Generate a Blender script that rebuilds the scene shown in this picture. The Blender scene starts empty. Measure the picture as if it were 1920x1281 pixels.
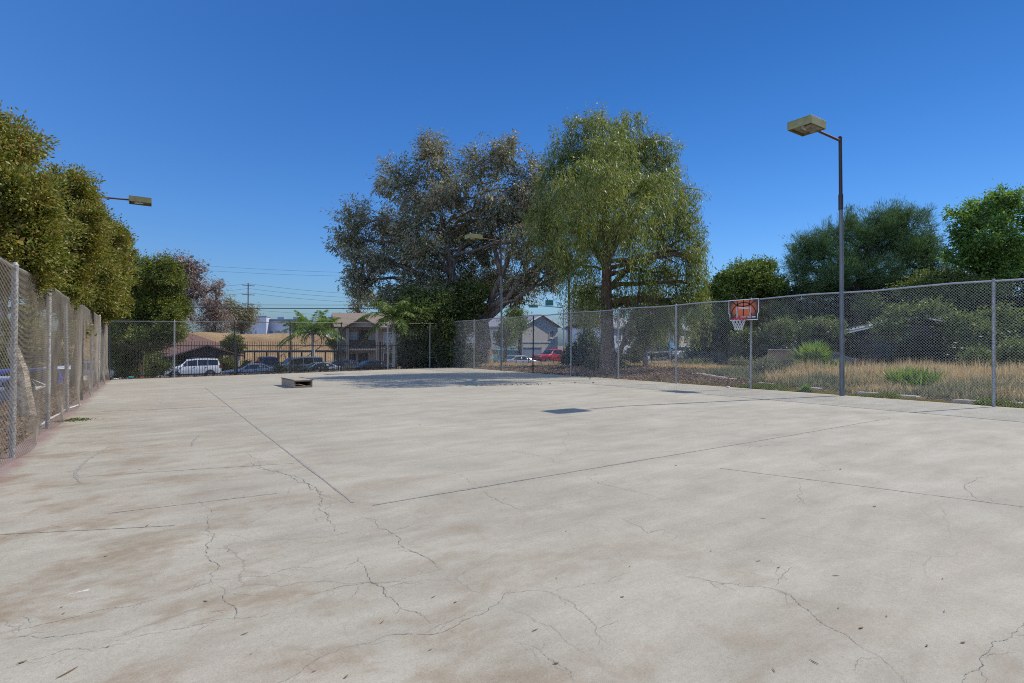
import bpy, math, random
import numpy as np
from mathutils import Vector, Matrix

SC = bpy.context.scene
COL = SC.collection
rng = np.random.default_rng(7)
random.seed(11)
PI = math.pi

# ------------------------------------------------------------------ camera frame (used to survey the place)
EYE, FPX, HZ = 1.5, 1020.0, 647.0
YAW = math.radians(33.77)
FW = np.array([math.sin(YAW), math.cos(YAW)])
RT = np.array([math.cos(YAW), -math.sin(YAW)])

def W(px, py, s):
    t = (px - 960) / FPX
    p = s * (FW + t * RT)
    return np.array([p[0], p[1], EYE + (HZ - py) / FPX * s])

def G(px, py, z=0.0):
    s = (EYE - z) * FPX / (py - HZ)
    p = W(px, py, s)
    return np.array([p[0], p[1], z])

def sm(t):
    t = np.clip(t, 0, 1)
    return t * t * (3 - 2 * t)

def backy(x):
    return 29.3 + 0.2 * (x + 1.5)

def terrain(x, y):
    x = np.asarray(x, float); y = np.asarray(y, float)
    dl = sm((-2.7 - x) / 3.0) * 0.87
    wr = 1 - 0.42 * sm((x - 12) / 8)
    db = sm((y - np.minimum(backy(x), 36) - 1.3) / 5) * wr
    z = -0.05 - 1.5 * np.maximum(dl, db)
    z = z + 0.22 * sm((x - 17.6) / 4) * (1 - sm((y - 24) / 8))
    z = z - 0.55 * sm((x - 27) / 8) * (1 - sm((y - 28) / 8))
    z = z + 0.03 * np.sin(x * 1.3 + y * .7) * np.sin(y * 1.1 - x * .4) * sm((np.maximum(x - 17.6, np.maximum(-1.9 - x, y - backy(x) - .4))) / 1.0)
    return z

# ------------------------------------------------------------------ materials
def new_mat(name):
    m = bpy.data.materials.new(name)
    m.use_nodes = True
    nt = m.node_tree
    nt.nodes.clear()
    out = nt.nodes.new('ShaderNodeOutputMaterial')
    return m, nt, out

def nd(nt, typ, **kw):
    n = nt.nodes.new(typ)
    for k, v in kw.items():
        if hasattr(n, k):
            setattr(n, k, v)
        else:
            n.inputs[k].default_value = v
    return n

def rgba(c):
    return (c[0], c[1], c[2], 1)

def ramp(nt, fac, stops):
    r = nt.nodes.new('ShaderNodeValToRGB')
    els = r.color_ramp.elements
    while len(els) < len(stops):
        els.new(0.5)
    for e, (p, c) in zip(els, stops):
        e.position = p
        e.color = rgba(c) if len(c) == 3 else c
    nt.links.new(fac, r.inputs[0])
    return r.outputs[0]

def mixc(nt, fac, a, b, mode='MIX'):
    m = nt.nodes.new('ShaderNodeMix')
    m.data_type = 'RGBA'
    m.blend_type = mode
    for sock, v in ((m.inputs[0], fac), (m.inputs[6], a), (m.inputs[7], b)):
        if hasattr(v, 'is_linked') or hasattr(v, 'links'):
            nt.links.new(v, sock)
        elif isinstance(v, (tuple, list, np.ndarray)):
            sock.default_value = rgba(v)
        else:
            sock.default_value = v
    return m.outputs[2]

def math_(nt, op, a, b=None, c=None):
    m = nt.nodes.new('ShaderNodeMath')
    m.operation = op
    for i, v in enumerate((a, b, c)):
        if v is None:
            continue
        if hasattr(v, 'links'):
            nt.links.new(v, m.inputs[i])
        else:
            m.inputs[i].default_value = v
    return m.outputs[0]

def noise(nt, vec, scale, detail=5, rough=.6, dist=0.0):
    n = nt.nodes.new('ShaderNodeTexNoise')
    n.inputs['Scale'].default_value = scale
    n.inputs['Detail'].default_value = detail
    n.inputs['Roughness'].default_value = rough
    n.inputs['Distortion'].default_value = dist
    if vec is not None:
        nt.links.new(vec, n.inputs['Vector'])
    return n.outputs['Fac']

def coords(nt, scale=(1, 1, 1), rot=(0, 0, 0), kind='Object'):
    tc = nt.nodes.new('ShaderNodeTexCoord')
    mp = nt.nodes.new('ShaderNodeMapping')
    mp.inputs['Scale'].default_value = scale
    mp.inputs['Rotation'].default_value = rot
    nt.links.new(tc.outputs[kind], mp.inputs['Vector'])
    return mp.outputs[0]

def pm(name, c1, c2=None, scale=4.0, rough=.75, metal=0.0, bump=0.0, stretch=(1, 1, 1), coat=0.0, spec=.4, lo=.35, hi=.65, detail=6):
    """plain surface with procedural mottling between two of its own colours"""
    m, nt, out = new_mat(name)
    if c2 is None:
        c2 = tuple(v * .82 for v in c1)
    v = coords(nt, stretch)
    f = noise(nt, v, scale, detail)
    c = ramp(nt, f, [(lo, c2), (hi, c1)])
    b = nd(nt, 'ShaderNodeBsdfPrincipled', Roughness=rough, Metallic=metal)
    b.inputs['Specular IOR Level'].default_value = spec
    b.inputs['Coat Weight'].default_value = coat
    b.inputs['Coat Roughness'].default_value = .08
    nt.links.new(c, b.inputs['Base Color'])
    if bump:
        bp = nd(nt, 'ShaderNodeBump', Strength=bump, Distance=.02)
        nt.links.new(noise(nt, v, scale * 6, 4), bp.inputs['Height'])
        nt.links.new(bp.outputs[0], b.inputs['Normal'])
    nt.links.new(b.outputs[0], out.inputs[0])
    return m

def leafmat(name, cols, trans=.3, rough=.45, patch=.5, spec=.3, tcol=None):
    """leaves: colour differs leaf by leaf and by patches of the crown"""
    m, nt, out = new_mat(name)
    g = nt.nodes.new('ShaderNodeNewGeometry')
    v = coords(nt)
    n = noise(nt, v, patch, 3)
    f = math_(nt, 'ADD', math_(nt, 'MULTIPLY', g.outputs['Random Per Island'], .42), math_(nt, 'ADD', math_(nt, 'MULTIPLY', n, .4), math_(nt, 'MULTIPLY', noise(nt, v, patch * 5, 2), .36)))
    k = len(cols)
    c = ramp(nt, f, [(.22 + .62 * i / (k - 1), cc) for i, cc in enumerate(cols)])
    b = nd(nt, 'ShaderNodeBsdfPrincipled', Roughness=rough + .08)
    b.inputs['Specular IOR Level'].default_value = spec
    nt.links.new(c, b.inputs['Base Color'])
    tr = nt.nodes.new('ShaderNodeBsdfTranslucent')
    tc = mixc(nt, 1.0, c, tcol or (1.25, 1.35, .55), 'MULTIPLY')
    nt.links.new(tc, tr.inputs['Color'])
    mx = nd(nt, 'ShaderNodeMixShader', Fac=trans)
    nt.links.new(b.outputs[0], mx.inputs[1])
    nt.links.new(tr.outputs[0], mx.inputs[2])
    nt.links.new(mx.outputs[0], out.inputs[0])
    return m

def concrete_mat():
    m, nt, out = new_mat('court_concrete')
    v = coords(nt)
    big = noise(nt, v, .35, 6, .6)
    # trowel streaks run across the court
    vs = coords(nt, (.5, 1.6, 1), (0, 0, math.radians(-4)))
    streak = noise(nt, vs, 1.5, 10, .68, .3)
    fine = noise(nt, v, 28, 6, .7)
    grain = noise(nt, v, 210, 3, .7)
    c = ramp(nt, streak, [(.3, (.315, .285, .222)), (.5, (.372, .34, .268)), (.7, (.43, .395, .315))])
    c = mixc(nt, .55, c, ramp(nt, big, [(.33, (.8, .8, .8)), (.68, (1.1, 1.1, 1.1))]), 'MULTIPLY')
    # tan ground-in dirt, mostly near side and left half
    sep = nt.nodes.new('ShaderNodeSeparateXYZ')
    tc = nt.nodes.new('ShaderNodeTexCoord')
    nt.links.new(tc.outputs['Object'], sep.inputs[0])
    X, Y = sep.outputs[0], sep.outputs[1]
    vd = coords(nt, (1.0, 1.55, 1), (0, 0, math.radians(-3)))
    dirt = noise(nt, vd, 1.05, 9, .68, .25)
    reach = nt.nodes.new('ShaderNodeMapRange')
    reach.inputs[1].default_value = 5.6; reach.inputs[2].default_value = .8
    nt.links.new(math_(nt, 'ADD', X, math_(nt, 'MULTIPLY', Y, .28)), reach.inputs[0])
    dm = ramp(nt, math_(nt, 'ADD', math_(nt, 'MULTIPLY', dirt, .8), math_(nt, 'MULTIPLY', noise(nt, v, 7, 5, .7), .2)), [(.485, (0, 0, 0)), (.6, (1, 1, 1))])
    dm = math_(nt, 'MULTIPLY', math_(nt, 'MULTIPLY', dm, reach.outputs[0]), .85)
    c = mixc(nt, dm, c, (.25, .192, .125))
    # orange-ish rust wash further up the left side
    od = noise(nt, coords(nt, (.4, .9, 1)), .55, 5, .6, .4)
    om = math_(nt, 'MULTIPLY', ramp(nt, od, [(.52, (0, 0, 0)), (.68, (1, 1, 1))]), .3)
    reach2 = nt.nodes.new('ShaderNodeMapRange')
    reach2.inputs[1].default_value = 9.0; reach2.inputs[2].default_value = 2.0
    nt.links.new(X, reach2.inputs[0])
    c = mixc(nt, math_(nt, 'MULTIPLY', om, reach2.outputs[0]), c, (.36, .26, .185))
    # old red paint along the left edge
    edge = nt.nodes.new('ShaderNodeMapRange')
    edge.inputs[1].default_value = -.95; edge.inputs[2].default_value = -1.6
    nt.links.new(X, edge.inputs[0])
    pe = noise(nt, coords(nt, (1, .6, 1)), 1.6, 7, .7)
    em = ramp(nt, math_(nt, 'MULTIPLY', edge.outputs[0], math_(nt, 'ADD', pe, .35)), [(.36, (0, 0, 0)), (.62, (1, 1, 1))])
    c = mixc(nt, math_(nt, 'MULTIPLY', em, .62), c, (.22, .11, .105))
    # white paint flecks
    wf = noise(nt, coords(nt, (.7, 2.4, 1)), 3.1, 4, .7)
    wl = nt.nodes.new('ShaderNodeMapRange')
    wl.inputs[1].default_value = 3.0; wl.inputs[2].default_value = .0
    nt.links.new(X, wl.inputs[0])
    wm = math_(nt, 'MULTIPLY', ramp(nt, wf, [(.70, (0, 0, 0)), (.73, (1, 1, 1))]), wl.outputs[0])
    c = mixc(nt, math_(nt, 'MULTIPLY', wm, .8), c, (.75, .74, .72))
    # grain
    c = mixc(nt, .5, c, ramp(nt, fine, [(.3, (.8, .8, .8)), (.7, (1.14, 1.14, 1.14))]), 'MULTIPLY')
    c = mixc(nt, .55, c, ramp(nt, grain, [(.25, (.5, .49, .47)), (.5, (1, 1, 1)), (.8, (1.25, 1.25, 1.25))]), 'MULTIPLY')
    mid = noise(nt, v, 75, 5, .75)
    c = mixc(nt, .6, c, ramp(nt, mid, [(.32, (.72, .71, .69)), (.5, (1, 1, 1)), (.7, (1.15, 1.15, 1.15))]), 'MULTIPLY')
    blot = noise(nt, v, 1.7, 8, .7)
    c = mixc(nt, .38, c, ramp(nt, blot, [(.36, (.84, .83, .81)), (.5, (1, 1, 1)), (.64, (1.08, 1.08, 1.08))]), 'MULTIPLY')
    # pop-outs: tiny dark pits
    vo = nt.nodes.new('ShaderNodeTexVoronoi'); vo.inputs['Scale'].default_value = 3.2
    nt.links.new(v, vo.inputs['Vector'])
    pit = ramp(nt, vo.outputs['Distance'], [(.018, (1, 1, 1)), (.03, (0, 0, 0))])
    c = mixc(nt, math_(nt, 'MULTIPLY', pit, .6), c, (.12, .11, .1))
    # map cracking
    def cracks(scale, width, lo, hi, warp, seed):
        tcx = nt.nodes.new('ShaderNodeTexCoord')
        nz = nt.nodes.new('ShaderNodeTexNoise'); nz.inputs['Scale'].default_value = scale * 1.7; nz.inputs['Detail'].default_value = 6; nz.inputs['Roughness'].default_value = .65
        mp = nt.nodes.new('ShaderNodeMapping'); mp.inputs['Location'].default_value = (seed, seed * 1.7, 0)
        nt.links.new(tcx.outputs['Object'], mp.inputs[0])
        nt.links.new(mp.outputs[0], nz.inputs['Vector'])
        vm = nt.nodes.new('ShaderNodeVectorMath'); vm.operation = 'MULTIPLY_ADD'
        nt.links.new(nz.outputs['Color'], vm.inputs[0])
        vm.inputs[1].default_value = (warp, warp, 0)
        nt.links.new(mp.outputs[0], vm.inputs[2])
        vr = nt.nodes.new('ShaderNodeTexVoronoi'); vr.feature = 'DISTANCE_TO_EDGE'; vr.voronoi_dimensions = '2D'
        vr.inputs['Scale'].default_value = scale
        nt.links.new(vm.outputs[0], vr.inputs['Vector'])
        ln = ramp(nt, vr.outputs['Distance'], [(width * .35 * scale, (1, 1, 1)), (width * scale, (0, 0, 0))])
        mk = ramp(nt, noise(nt, mp.outputs[0], .38, 4), [(lo, (0, 0, 0)), (hi, (1, 1, 1))])
        return math_(nt, 'MULTIPLY', ln, mk)
    c1 = cracks(.42, .0045, .46, .6, .55, 3.0)
    c2 = cracks(2.6, .003, .48, .6, .16, 9.0)
    c3 = cracks(9.0, .0019, .46, .58, .05, 5.0)
    c = mixc(nt, math_(nt, 'MULTIPLY', c1, .55), c, (.17, .155, .14))
    c = mixc(nt, math_(nt, 'MULTIPLY', c2, .5), c, (.2, .18, .16))
    c = mixc(nt, math_(nt, 'MULTIPLY', c3, .36), c, (.2, .18, .16))
    b = nd(nt, 'ShaderNodeBsdfPrincipled', Roughness=.86)
    b.inputs['Specular IOR Level'].default_value = .25
    nt.links.new(c, b.inputs['Base Color'])
    bp = nd(nt, 'ShaderNodeBump', Strength=.25, Distance=.004)
    nt.links.new(math_(nt, 'ADD', fine, grain), bp.inputs['Height'])
    nt.links.new(bp.outputs[0], b.inputs['Normal'])
    nt.links.new(b.outputs[0], out.inputs[0])
    return m

def ground_mat():
    m, nt, out = new_mat('dry_dirt')
    v = coords(nt)
    n1 = noise(nt, v, .35, 6); n2 = noise(nt, v, 9, 7, .7); n3 = noise(nt, v, 45, 4, .7)
    c = ramp(nt, n1, [(.3, (.16, .115, .08)), (.55, (.24, .18, .125)), (.75, (.31, .25, .17))])
    c = mixc(nt, .75, c, ramp(nt, n2, [(.3, (.5, .46, .42)), (.52, (1, 1, 1)), (.75, (1.5, 1.42, 1.3))]), 'MULTIPLY')
    c = mixc(nt, .6, c, ramp(nt, n3, [(.3, (.5, .5, .5)), (.7, (1.3, 1.3, 1.3))]), 'MULTIPLY')
    b = nd(nt, 'ShaderNodeBsdfPrincipled', Roughness=.95)
    b.inputs['Specular IOR Level'].default_value = .1
    nt.links.new(c, b.inputs['Base Color'])
    bp = nd(nt, 'ShaderNodeBump', Strength=.6, Distance=.05)
    nt.links.new(n2, bp.inputs['Height']); nt.links.new(bp.outputs[0], b.inputs['Normal'])
    nt.links.new(b.outputs[0], out.inputs[0])
    return m

M = {}
M['concrete'] = concrete_mat()
M['dirt'] = ground_mat()
M['crack'] = pm('crack_dark', (.245, .225, .198), (.155, .14, .12), 30)
M['joint'] = pm('joint_grey', (.3, .28, .25), (.22, .2, .175), 9)
M['skid'] = pm('tyre_mark', (.255, .235, .2), (.3, .28, .24), 8)
M['asphalt'] = pm('asphalt', (.075, .073, .07), (.05, .05, .05), 8, .9)
M['galv'] = pm('galvanised', (.42, .43, .44), (.27, .28, .3), 22, .48, .45, .15)
M['galv_old'] = pm('galvanised_weathered', (.40, .40, .39), (.2, .2, .205), 34, .55, .3, .3, lo=.4, hi=.6)
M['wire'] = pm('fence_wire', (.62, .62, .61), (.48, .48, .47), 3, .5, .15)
M['wire_tan'] = pm('fence_wire_weathered', (.25, .22, .18), (.15, .13, .105), 2, .6, .15)
M['darkpost'] = pm('dark_painted_steel', (.05, .052, .055), (.03, .03, .032), 12, .5, .3)
M['iron'] = pm('black_iron', (.022, .022, .024), (.012, .012, .013), 9, .45, .2)
M['rustpole'] = pm('rusty_steel', (.16, .075, .05), (.075, .045, .035), 8, .75, .1, stretch=(1, 1, .3))
M['polegrey'] = pm('grey_steel_pole', (.17, .185, .2), (.11, .115, .125), 7, .5, .3, stretch=(1, 1, .3))
M['polebrown'] = pm('bronze_pole', (.055, .042, .04), (.035, .028, .028), 9, .5, .3)
M['olive'] = pm('olive_lamp_housing', (.27, .26, .11), (.185, .175, .08), 5, .55, .1)
M['lens'] = pm('lamp_lens', (.32, .3, .24), (.17, .16, .12), 6, .2)
M['ply'] = pm('weathered_plywood', (.4, .335, .26), (.26, .21, .16), 7, .85, 0, .2, stretch=(3, .4, 3))
M['ply_dark'] = pm('old_timber', (.27, .215, .165), (.14, .11, .088), 9, .85, stretch=(3, .6, 3))
M['white'] = pm('white_paint', (.78, .78, .77), (.66, .66, .65), 4, .5)
M['scrap_white'] = pm('white_scrap', (.7, .7, .7), (.55, .55, .54), 9, .7)
M['scrap_teal'] = pm('teal_scrap', (.05, .33, .32), (.03, .22, .24), 9, .5)
M['red'] = pm('rim_red', (.62, .02, .035), (.45, .015, .025), 5, .45)
M['net'] = pm('net_cord', (.75, .74, .72), (.55, .54, .5), 9, .8)
M['black'] = pm('black_plastic', (.02, .02, .021), (.012, .012, .012), 6, .5)
M['tyre'] = pm('tyre_rubber', (.022, .022, .022), (.014, .014, .014), 6, .85)
M['rim'] = pm('alloy_rim', (.5, .5, .52), (.36, .36, .38), 6, .3, .8)
M['glass'] = pm('car_glass', (.018, .022, .026), (.01, .013, .016), 2, .06, 0, spec=.8)
M['winglass'] = pm('window_glass', (.06, .075, .09), (.035, .045, .055), 1.5, .08, spec=.8)
M['blind'] = pm('window_blind', (.55, .56, .55), (.42, .43, .43), 3, .6)
M['lampred'] = pm('tail_lamp', (.42, .02, .03), (.25, .01, .02), 4, .2, spec=.6)
M['lampclear'] = pm('head_lamp', (.6, .62, .64), (.42, .44, .46), 4, .12, spec=.7)
M['stucco_beige'] = pm('beige_stucco', (.4, .345, .28), (.33, .285, .235), 3, .9, 0, .2)
M['stucco_grey'] = pm('pale_stucco', (.47, .43, .375), (.4, .365, .32), 2.5, .9, 0, .2)
M['trim'] = pm('cream_trim', (.6, .56, .5), (.5, .47, .42), 4, .7)
M['shingle_brown'] = pm('brown_shingle', (.175, .095, .075), (.105, .06, .05), 14, .9, stretch=(1, 1, 3))
M['shingle_grey'] = pm('grey_shingle', (.27, .27, .29), (.18, .18, .2), 12, .9, stretch=(1, 1, 3))
M['shingle_tan'] = pm('tan_shingle', (.26, .2, .15), (.16, .12, .09), 12, .9, stretch=(1, 1, 3))
M['ind_wall'] = pm('warehouse_wall', (.5, .54, .62), (.44, .48, .56), .2, .8)
M['ind_band'] = pm('warehouse_band', (.17, .25, .4), (.13, .2, .33), .3, .7)
M['ind_dark'] = pm('warehouse_panel', (.3, .33, .38), (.23, .26, .31), .3, .8)
M['brown_wall'] = pm('brown_wall', (.15, .115, .085), (.1, .078, .06), 2, .9)
M['wood_wall'] = pm('dark_siding', (.07, .06, .052), (.04, .035, .03), 3, .9, stretch=(1, 1, 6))
M['woodpole'] = pm('timber_pole', (.11, .085, .065), (.07, .055, .042), 4, .9, stretch=(4, 4, .4))
M['cable'] = pm('black_cable', (.02, .022, .025), (.012, .013, .015), 3, .6)
M['signgreen'] = pm('green_sign_face', (.03, .2, .16), (.02, .16, .125), 3, .5)
M['curb'] = pm('pale_curb', (.52, .41, .33), (.36, .28, .225), 6, .9, 0, .3)
M['boulder'] = pm('fence_board_tan', (.33, .24, .16), (.22, .15, .1), 5, .9, stretch=(5, 5, .6))
M['embank'] = None
M['bark_grey'] = pm('eucalyptus_bark', (.24, .19, .155), (.09, .07, .057), 4, .9, 0, .4, stretch=(2.5, 2.5, .45), lo=.4, hi=.62)
M['bark_red'] = pm('stringy_bark', (.21, .135, .1), (.095, .062, .048), 5, .95, 0, .5, stretch=(3, 3, .3), lo=.4, hi=.62)
M['bark_white'] = pm('pale_bark', (.48, .42, .34), (.2, .17, .135), 7, .9, 0, .4, lo=.42, hi=.58)
M['bark_dark'] = pm('dark_bark', (.085, .066, .052), (.045, .035, .028), 6, .95, 0, .4, stretch=(2, 2, .5))
M['palm_bark'] = pm('palm_bark', (.5, .45, .38), (.32, .28, .235), 9, .9, 0, .3, stretch=(1, 1, 4))
M['l_ficus'] = leafmat('olive_leaves', [(0.037, 0.056, 0.015), (0.094, 0.124, 0.028), (0.179, 0.203, 0.041), (0.285, 0.268, 0.062), (0.264, 0.148, 0.067)], .28, .36, .55)
M['l_ficus_g'] = leafmat('deep_green_leaves', [(0.033, 0.052, 0.019), (0.085, 0.111, 0.026), (0.157, 0.190, 0.042), (0.293, 0.292, 0.067)], .25, .36, .7)
M['l_euc'] = leafmat('grey_green_leaves', [(0.064, 0.078, 0.043), (0.134, 0.155, 0.082), (0.206, 0.215, 0.134), (0.334, 0.299, 0.212), (0.412, 0.280, 0.219)], .2, .42, .28)
M['l_green'] = leafmat('hanging_leaves', [(0.049, 0.075, 0.024), (0.102, 0.141, 0.036), (0.165, 0.209, 0.053), (0.245, 0.265, 0.079), (0.328, 0.319, 0.124)], .34, .38, .35)
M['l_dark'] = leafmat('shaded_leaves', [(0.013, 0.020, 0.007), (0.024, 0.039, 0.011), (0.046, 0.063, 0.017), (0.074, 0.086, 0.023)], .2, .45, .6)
M['l_pine'] = leafmat('pine_needles', [(0.029, 0.062, 0.026), (0.064, 0.118, 0.043), (0.113, 0.185, 0.067), (0.173, 0.232, 0.084)], .15, .5, .4)
M['l_bright'] = leafmat('fresh_leaves', [(0.042, 0.084, 0.021), (0.085, 0.159, 0.034), (0.142, 0.241, 0.054), (0.213, 0.307, 0.084)], .42, .4, .6)
M['l_oak'] = leafmat('round_tree_leaves', [(0.033, 0.059, 0.019), (0.081, 0.124, 0.029), (0.142, 0.197, 0.041), (0.237, 0.285, 0.065)], .25, .4, .6)
M['l_purple'] = leafmat('mauve_leaves', [(0.119, 0.094, 0.085), (0.198, 0.149, 0.129), (0.277, 0.207, 0.174), (0.297, 0.248, 0.190)], .2, .5, .3, tcol=(1.1, .95, .7))
M['l_palm'] = leafmat('palm_leaves', [(0.045, 0.075, 0.021), (0.083, 0.128, 0.030), (0.135, 0.188, 0.053)], .3, .38, .6)
M['l_fan'] = leafmat('fan_palm_leaves', [(0.075, 0.136, 0.024), (0.135, 0.213, 0.041), (0.224, 0.298, 0.068)], .35, .36, .9)
M['l_shrub'] = leafmat('shrub_leaves', [(0.035, 0.059, 0.020), (0.079, 0.109, 0.033), (0.139, 0.174, 0.053), (0.226, 0.248, 0.083)], .3, .42, .7)
M['l_yellow'] = leafmat('yellow_green_leaves', [(.06, .075, .018), (.11, .125, .03), (.17, .17, .045), (.2, .19, .06)], .35, .45, .6)
M['l_weed'] = leafmat('weed_leaves', [(0.068, 0.072, 0.018), (0.095, 0.120, 0.022), (0.135, 0.180, 0.030), (0.270, 0.192, 0.060)], .3, .5, 1.1)
M['l_sage'] = leafmat('sage_leaves', [(0.089, 0.108, 0.064), (0.139, 0.159, 0.099), (0.215, 0.222, 0.139), (0.278, 0.240, 0.139)], .3, .6, .8, tcol=(1.1, 1.1, .8))
M['l_straw'] = leafmat('straw', [(0.249, 0.183, 0.093), (0.413, 0.313, 0.167), (0.596, 0.461, 0.250), (0.728, 0.592, 0.352)], .3, .6, .5, tcol=(1.1, 1, .75))
M['l_turf'] = leafmat('yellowed_turf', [(.13, .09, .03), (.22, .16, .05), (.3, .225, .075), (.2, .21, .05)], .3, .6, .9)
M['l_litter'] = leafmat('leaf_litter', [(0.069, 0.042, 0.025), (0.150, 0.094, 0.057), (0.237, 0.150, 0.098), (0.375, 0.264, 0.184)], .1, .7, 1.2, tcol=(1, .9, .8))
M['l_leafgrey'] = leafmat('dry_fallen_leaves', [(0.054, 0.044, 0.035), (0.117, 0.085, 0.056), (0.180, 0.122, 0.072), (0.270, 0.153, 0.080)], .05, .7, 1, tcol=(1, .9, .8))

# ------------------------------------------------------------------ object helpers
def tag(o, label=None, cat=None, group=None, kind=None):
    if label: o['label'] = label
    if cat: o['category'] = cat
    if group: o['group'] = group
    if kind: o['kind'] = kind
    return o

def link(o, parent=None):
    COL.objects.link(o)
    if parent is not None:
        o.parent = parent
    return o

def empty(name, loc, label, cat, rz=0.0, group=None):
    o = bpy.data.objects.new(name, None)
    o.empty_display_size = .3
    link(o)
    o.location = Vector([float(v) for v in loc]); o.rotation_euler = (0, 0, rz)
    return tag(o, label, cat, group)

def np_mesh(name, v, f, mat, parent=None, smooth=False):
    v = np.asarray(v, np.float32); f = np.asarray(f, np.int32)
    me = bpy.data.meshes.new(name)
    n, k = f.shape
    me.vertices.add(len(v)); me.vertices.foreach_set('co', v.ravel())
    me.loops.add(n * k); me.loops.foreach_set('vertex_index', f.ravel())
    me.polygons.add(n); me.polygons.foreach_set('loop_start', np.arange(n, dtype=np.int32) * k)
    me.update(calc_edges=True); me.validate()
    if smooth:
        me.polygons.foreach_set('use_smooth', np.ones(n, bool))
    me.materials.append(mat)
    return link(bpy.data.objects.new(name, me), parent)

class MB:
    def __init__(s): s.v = []; s.f = []
    def add(s, vs, fs):
        b = len(s.v)
        s.v += [tuple(float(c) for c in p) for p in vs]
        s.f += [tuple(b + i for i in f) for f in fs]
        return s
    def box(s, c, d, rz=0.0, bev=0.0):
        x, y, z = d[0] / 2, d[1] / 2, d[2] / 2
        ca, sa = math.cos(rz), math.sin(rz)
        if bev <= 0:
            pts = [(-x, -y, -z), (x, -y, -z), (x, y, -z), (-x, y, -z), (-x, -y, z), (x, -y, z), (x, y, z), (-x, y, z)]
            fs = [(0, 3, 2, 1), (4, 5, 6, 7), (0, 1, 5, 4), (1, 2, 6, 5), (2, 3, 7, 6), (3, 0, 4, 7)]
        else:
            b = min(bev, x * .9, y * .9, z * .9)
            def ring(q, zz): return [(-x + q, -y + q, zz), (x - q, -y + q, zz), (x - q, y - q, zz), (-x + q, y - q, zz)]
            pts = ring(b, -z) + ring(0, -z + b) + ring(0, z - b) + ring(b, z)
            fs = [(3, 2, 1, 0), (12, 13, 14, 15)]
            for r in range(3):
                for i in range(4):
                    j = (i + 1) % 4
                    fs.append((r * 4 + i, r * 4 + j, r * 4 + 4 + j, r * 4 + 4 + i))
        return s.add([(c[0] + p[0] * ca - p[1] * sa, c[1] + p[0] * sa + p[1] * ca, c[2] + p[2]) for p in pts], fs)
    def tube(s, pts, rad, n=8, caps=True):
        pts = [np.asarray(p, float) for p in pts]
        if not hasattr(rad, '__len__'): rad = [rad] * len(pts)
        rings = []
        up = None
        for i, p in enumerate(pts):
            a = pts[max(i - 1, 0)]; b = pts[min(i + 1, len(pts) - 1)]
            d = b - a; d = d / (np.linalg.norm(d) + 1e-9)
            if up is None:
                up = np.array([0, 0, 1.0]) if abs(d[2]) < .9 else np.array([1.0, 0, 0])
            x = np.cross(d, up); x /= (np.linalg.norm(x) + 1e-9)
            y = np.cross(d, x)
            up = np.cross(x, d)
            rings.append([p + rad[i] * (math.cos(2 * PI * k / n) * x + math.sin(2 * PI * k / n) * y) for k in range(n)])
        vs = [q for r in rings for q in r]
        fs = []
        for i in range(len(pts) - 1):
            for k in range(n):
                fs.append((i * n + k, i * n + (k + 1) % n, (i + 1) * n + (k + 1) % n, (i + 1) * n + k))
        if caps:
            fs.append(tuple(range(n))[::-1]); fs.append(tuple((len(pts) - 1) * n + k for k in range(n)))
        return s.add(vs, fs)
    def prism(s, poly, axis, a, b):
        """polygon in the two other axes, extruded from a to b along axis (0,1,2)"""
        def mk(p, t):
            q = list(p); q.insert(axis, t); return q
        n = len(poly)
        vs = [mk(p, a) for p in poly] + [mk(p, b) for p in poly]
        fs = [tuple(range(n))[::-1], tuple(range(n, 2 * n))] + [(i, (i + 1) % n, n + (i + 1) % n, n + i) for i in range(n)]
        return s.add(vs, fs)
    def build(s, name, mat, parent=None, smooth=False, bevel=0.0):
        me = bpy.data.meshes.new(name)
        me.from_pydata(s.v, [], s.f); me.update()
        if smooth:
            me.polygons.foreach_set('use_smooth', np.ones(len(me.polygons), bool))
            try: me.set_sharp_from_angle(angle=math.radians(40))
            except Exception: pass
        me.materials.append(mat)
        o = link(bpy.data.objects.new(name, me), parent)
        if bevel:
            b = o.modifiers.new('b', 'BEVEL'); b.width = bevel; b.segments = 2; b.limit_method = 'ANGLE'
        return o

def copy_tree(o, parent=None):
    c = o.copy(); COL.objects.link(c)
    if parent is not None: c.parent = parent
    for ch in [x for x in bpy.data.objects if x.parent == o]:
        copy_tree(ch, c)
    return c

# ------------------------------------------------------------------ setting
xs = np.concatenate([np.linspace(-700, -60, 17), np.arange(-50, -8, 2), np.arange(-8, 26, .5), np.arange(26, 90, 2), np.linspace(95, 800, 17)])
ys = np.concatenate([np.linspace(-300, -30, 9), np.arange(-20, 20, 1), np.arange(20, 46, .5), np.arange(46, 100, 2), np.linspace(110, 1200, 17)])
gx, gy = np.meshgrid(xs, ys, indexing='ij')
gz = terrain(gx, gy)
nx, ny = gx.shape
idx = np.arange(nx * ny).reshape(nx, ny)
fq = np.stack([idx[:-1, :-1], idx[1:, :-1], idx[1:, 1:], idx[:-1, 1:]], -1).reshape(-1, 4)
tag(np_mesh('ground', np.stack([gx, gy, gz], -1).reshape(-1, 3), fq, M['dirt'], smooth=True), kind='structure')

SLAB = [(-1.62, -14), (17.22, -14), (17.22, backy(17.22) - .35), (-1.62, backy(-1.62) - .35)]
court = MB().prism(SLAB, 2, -.16, 0).build('court_slab', M['concrete'])
tag(court, kind='structure')

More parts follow.
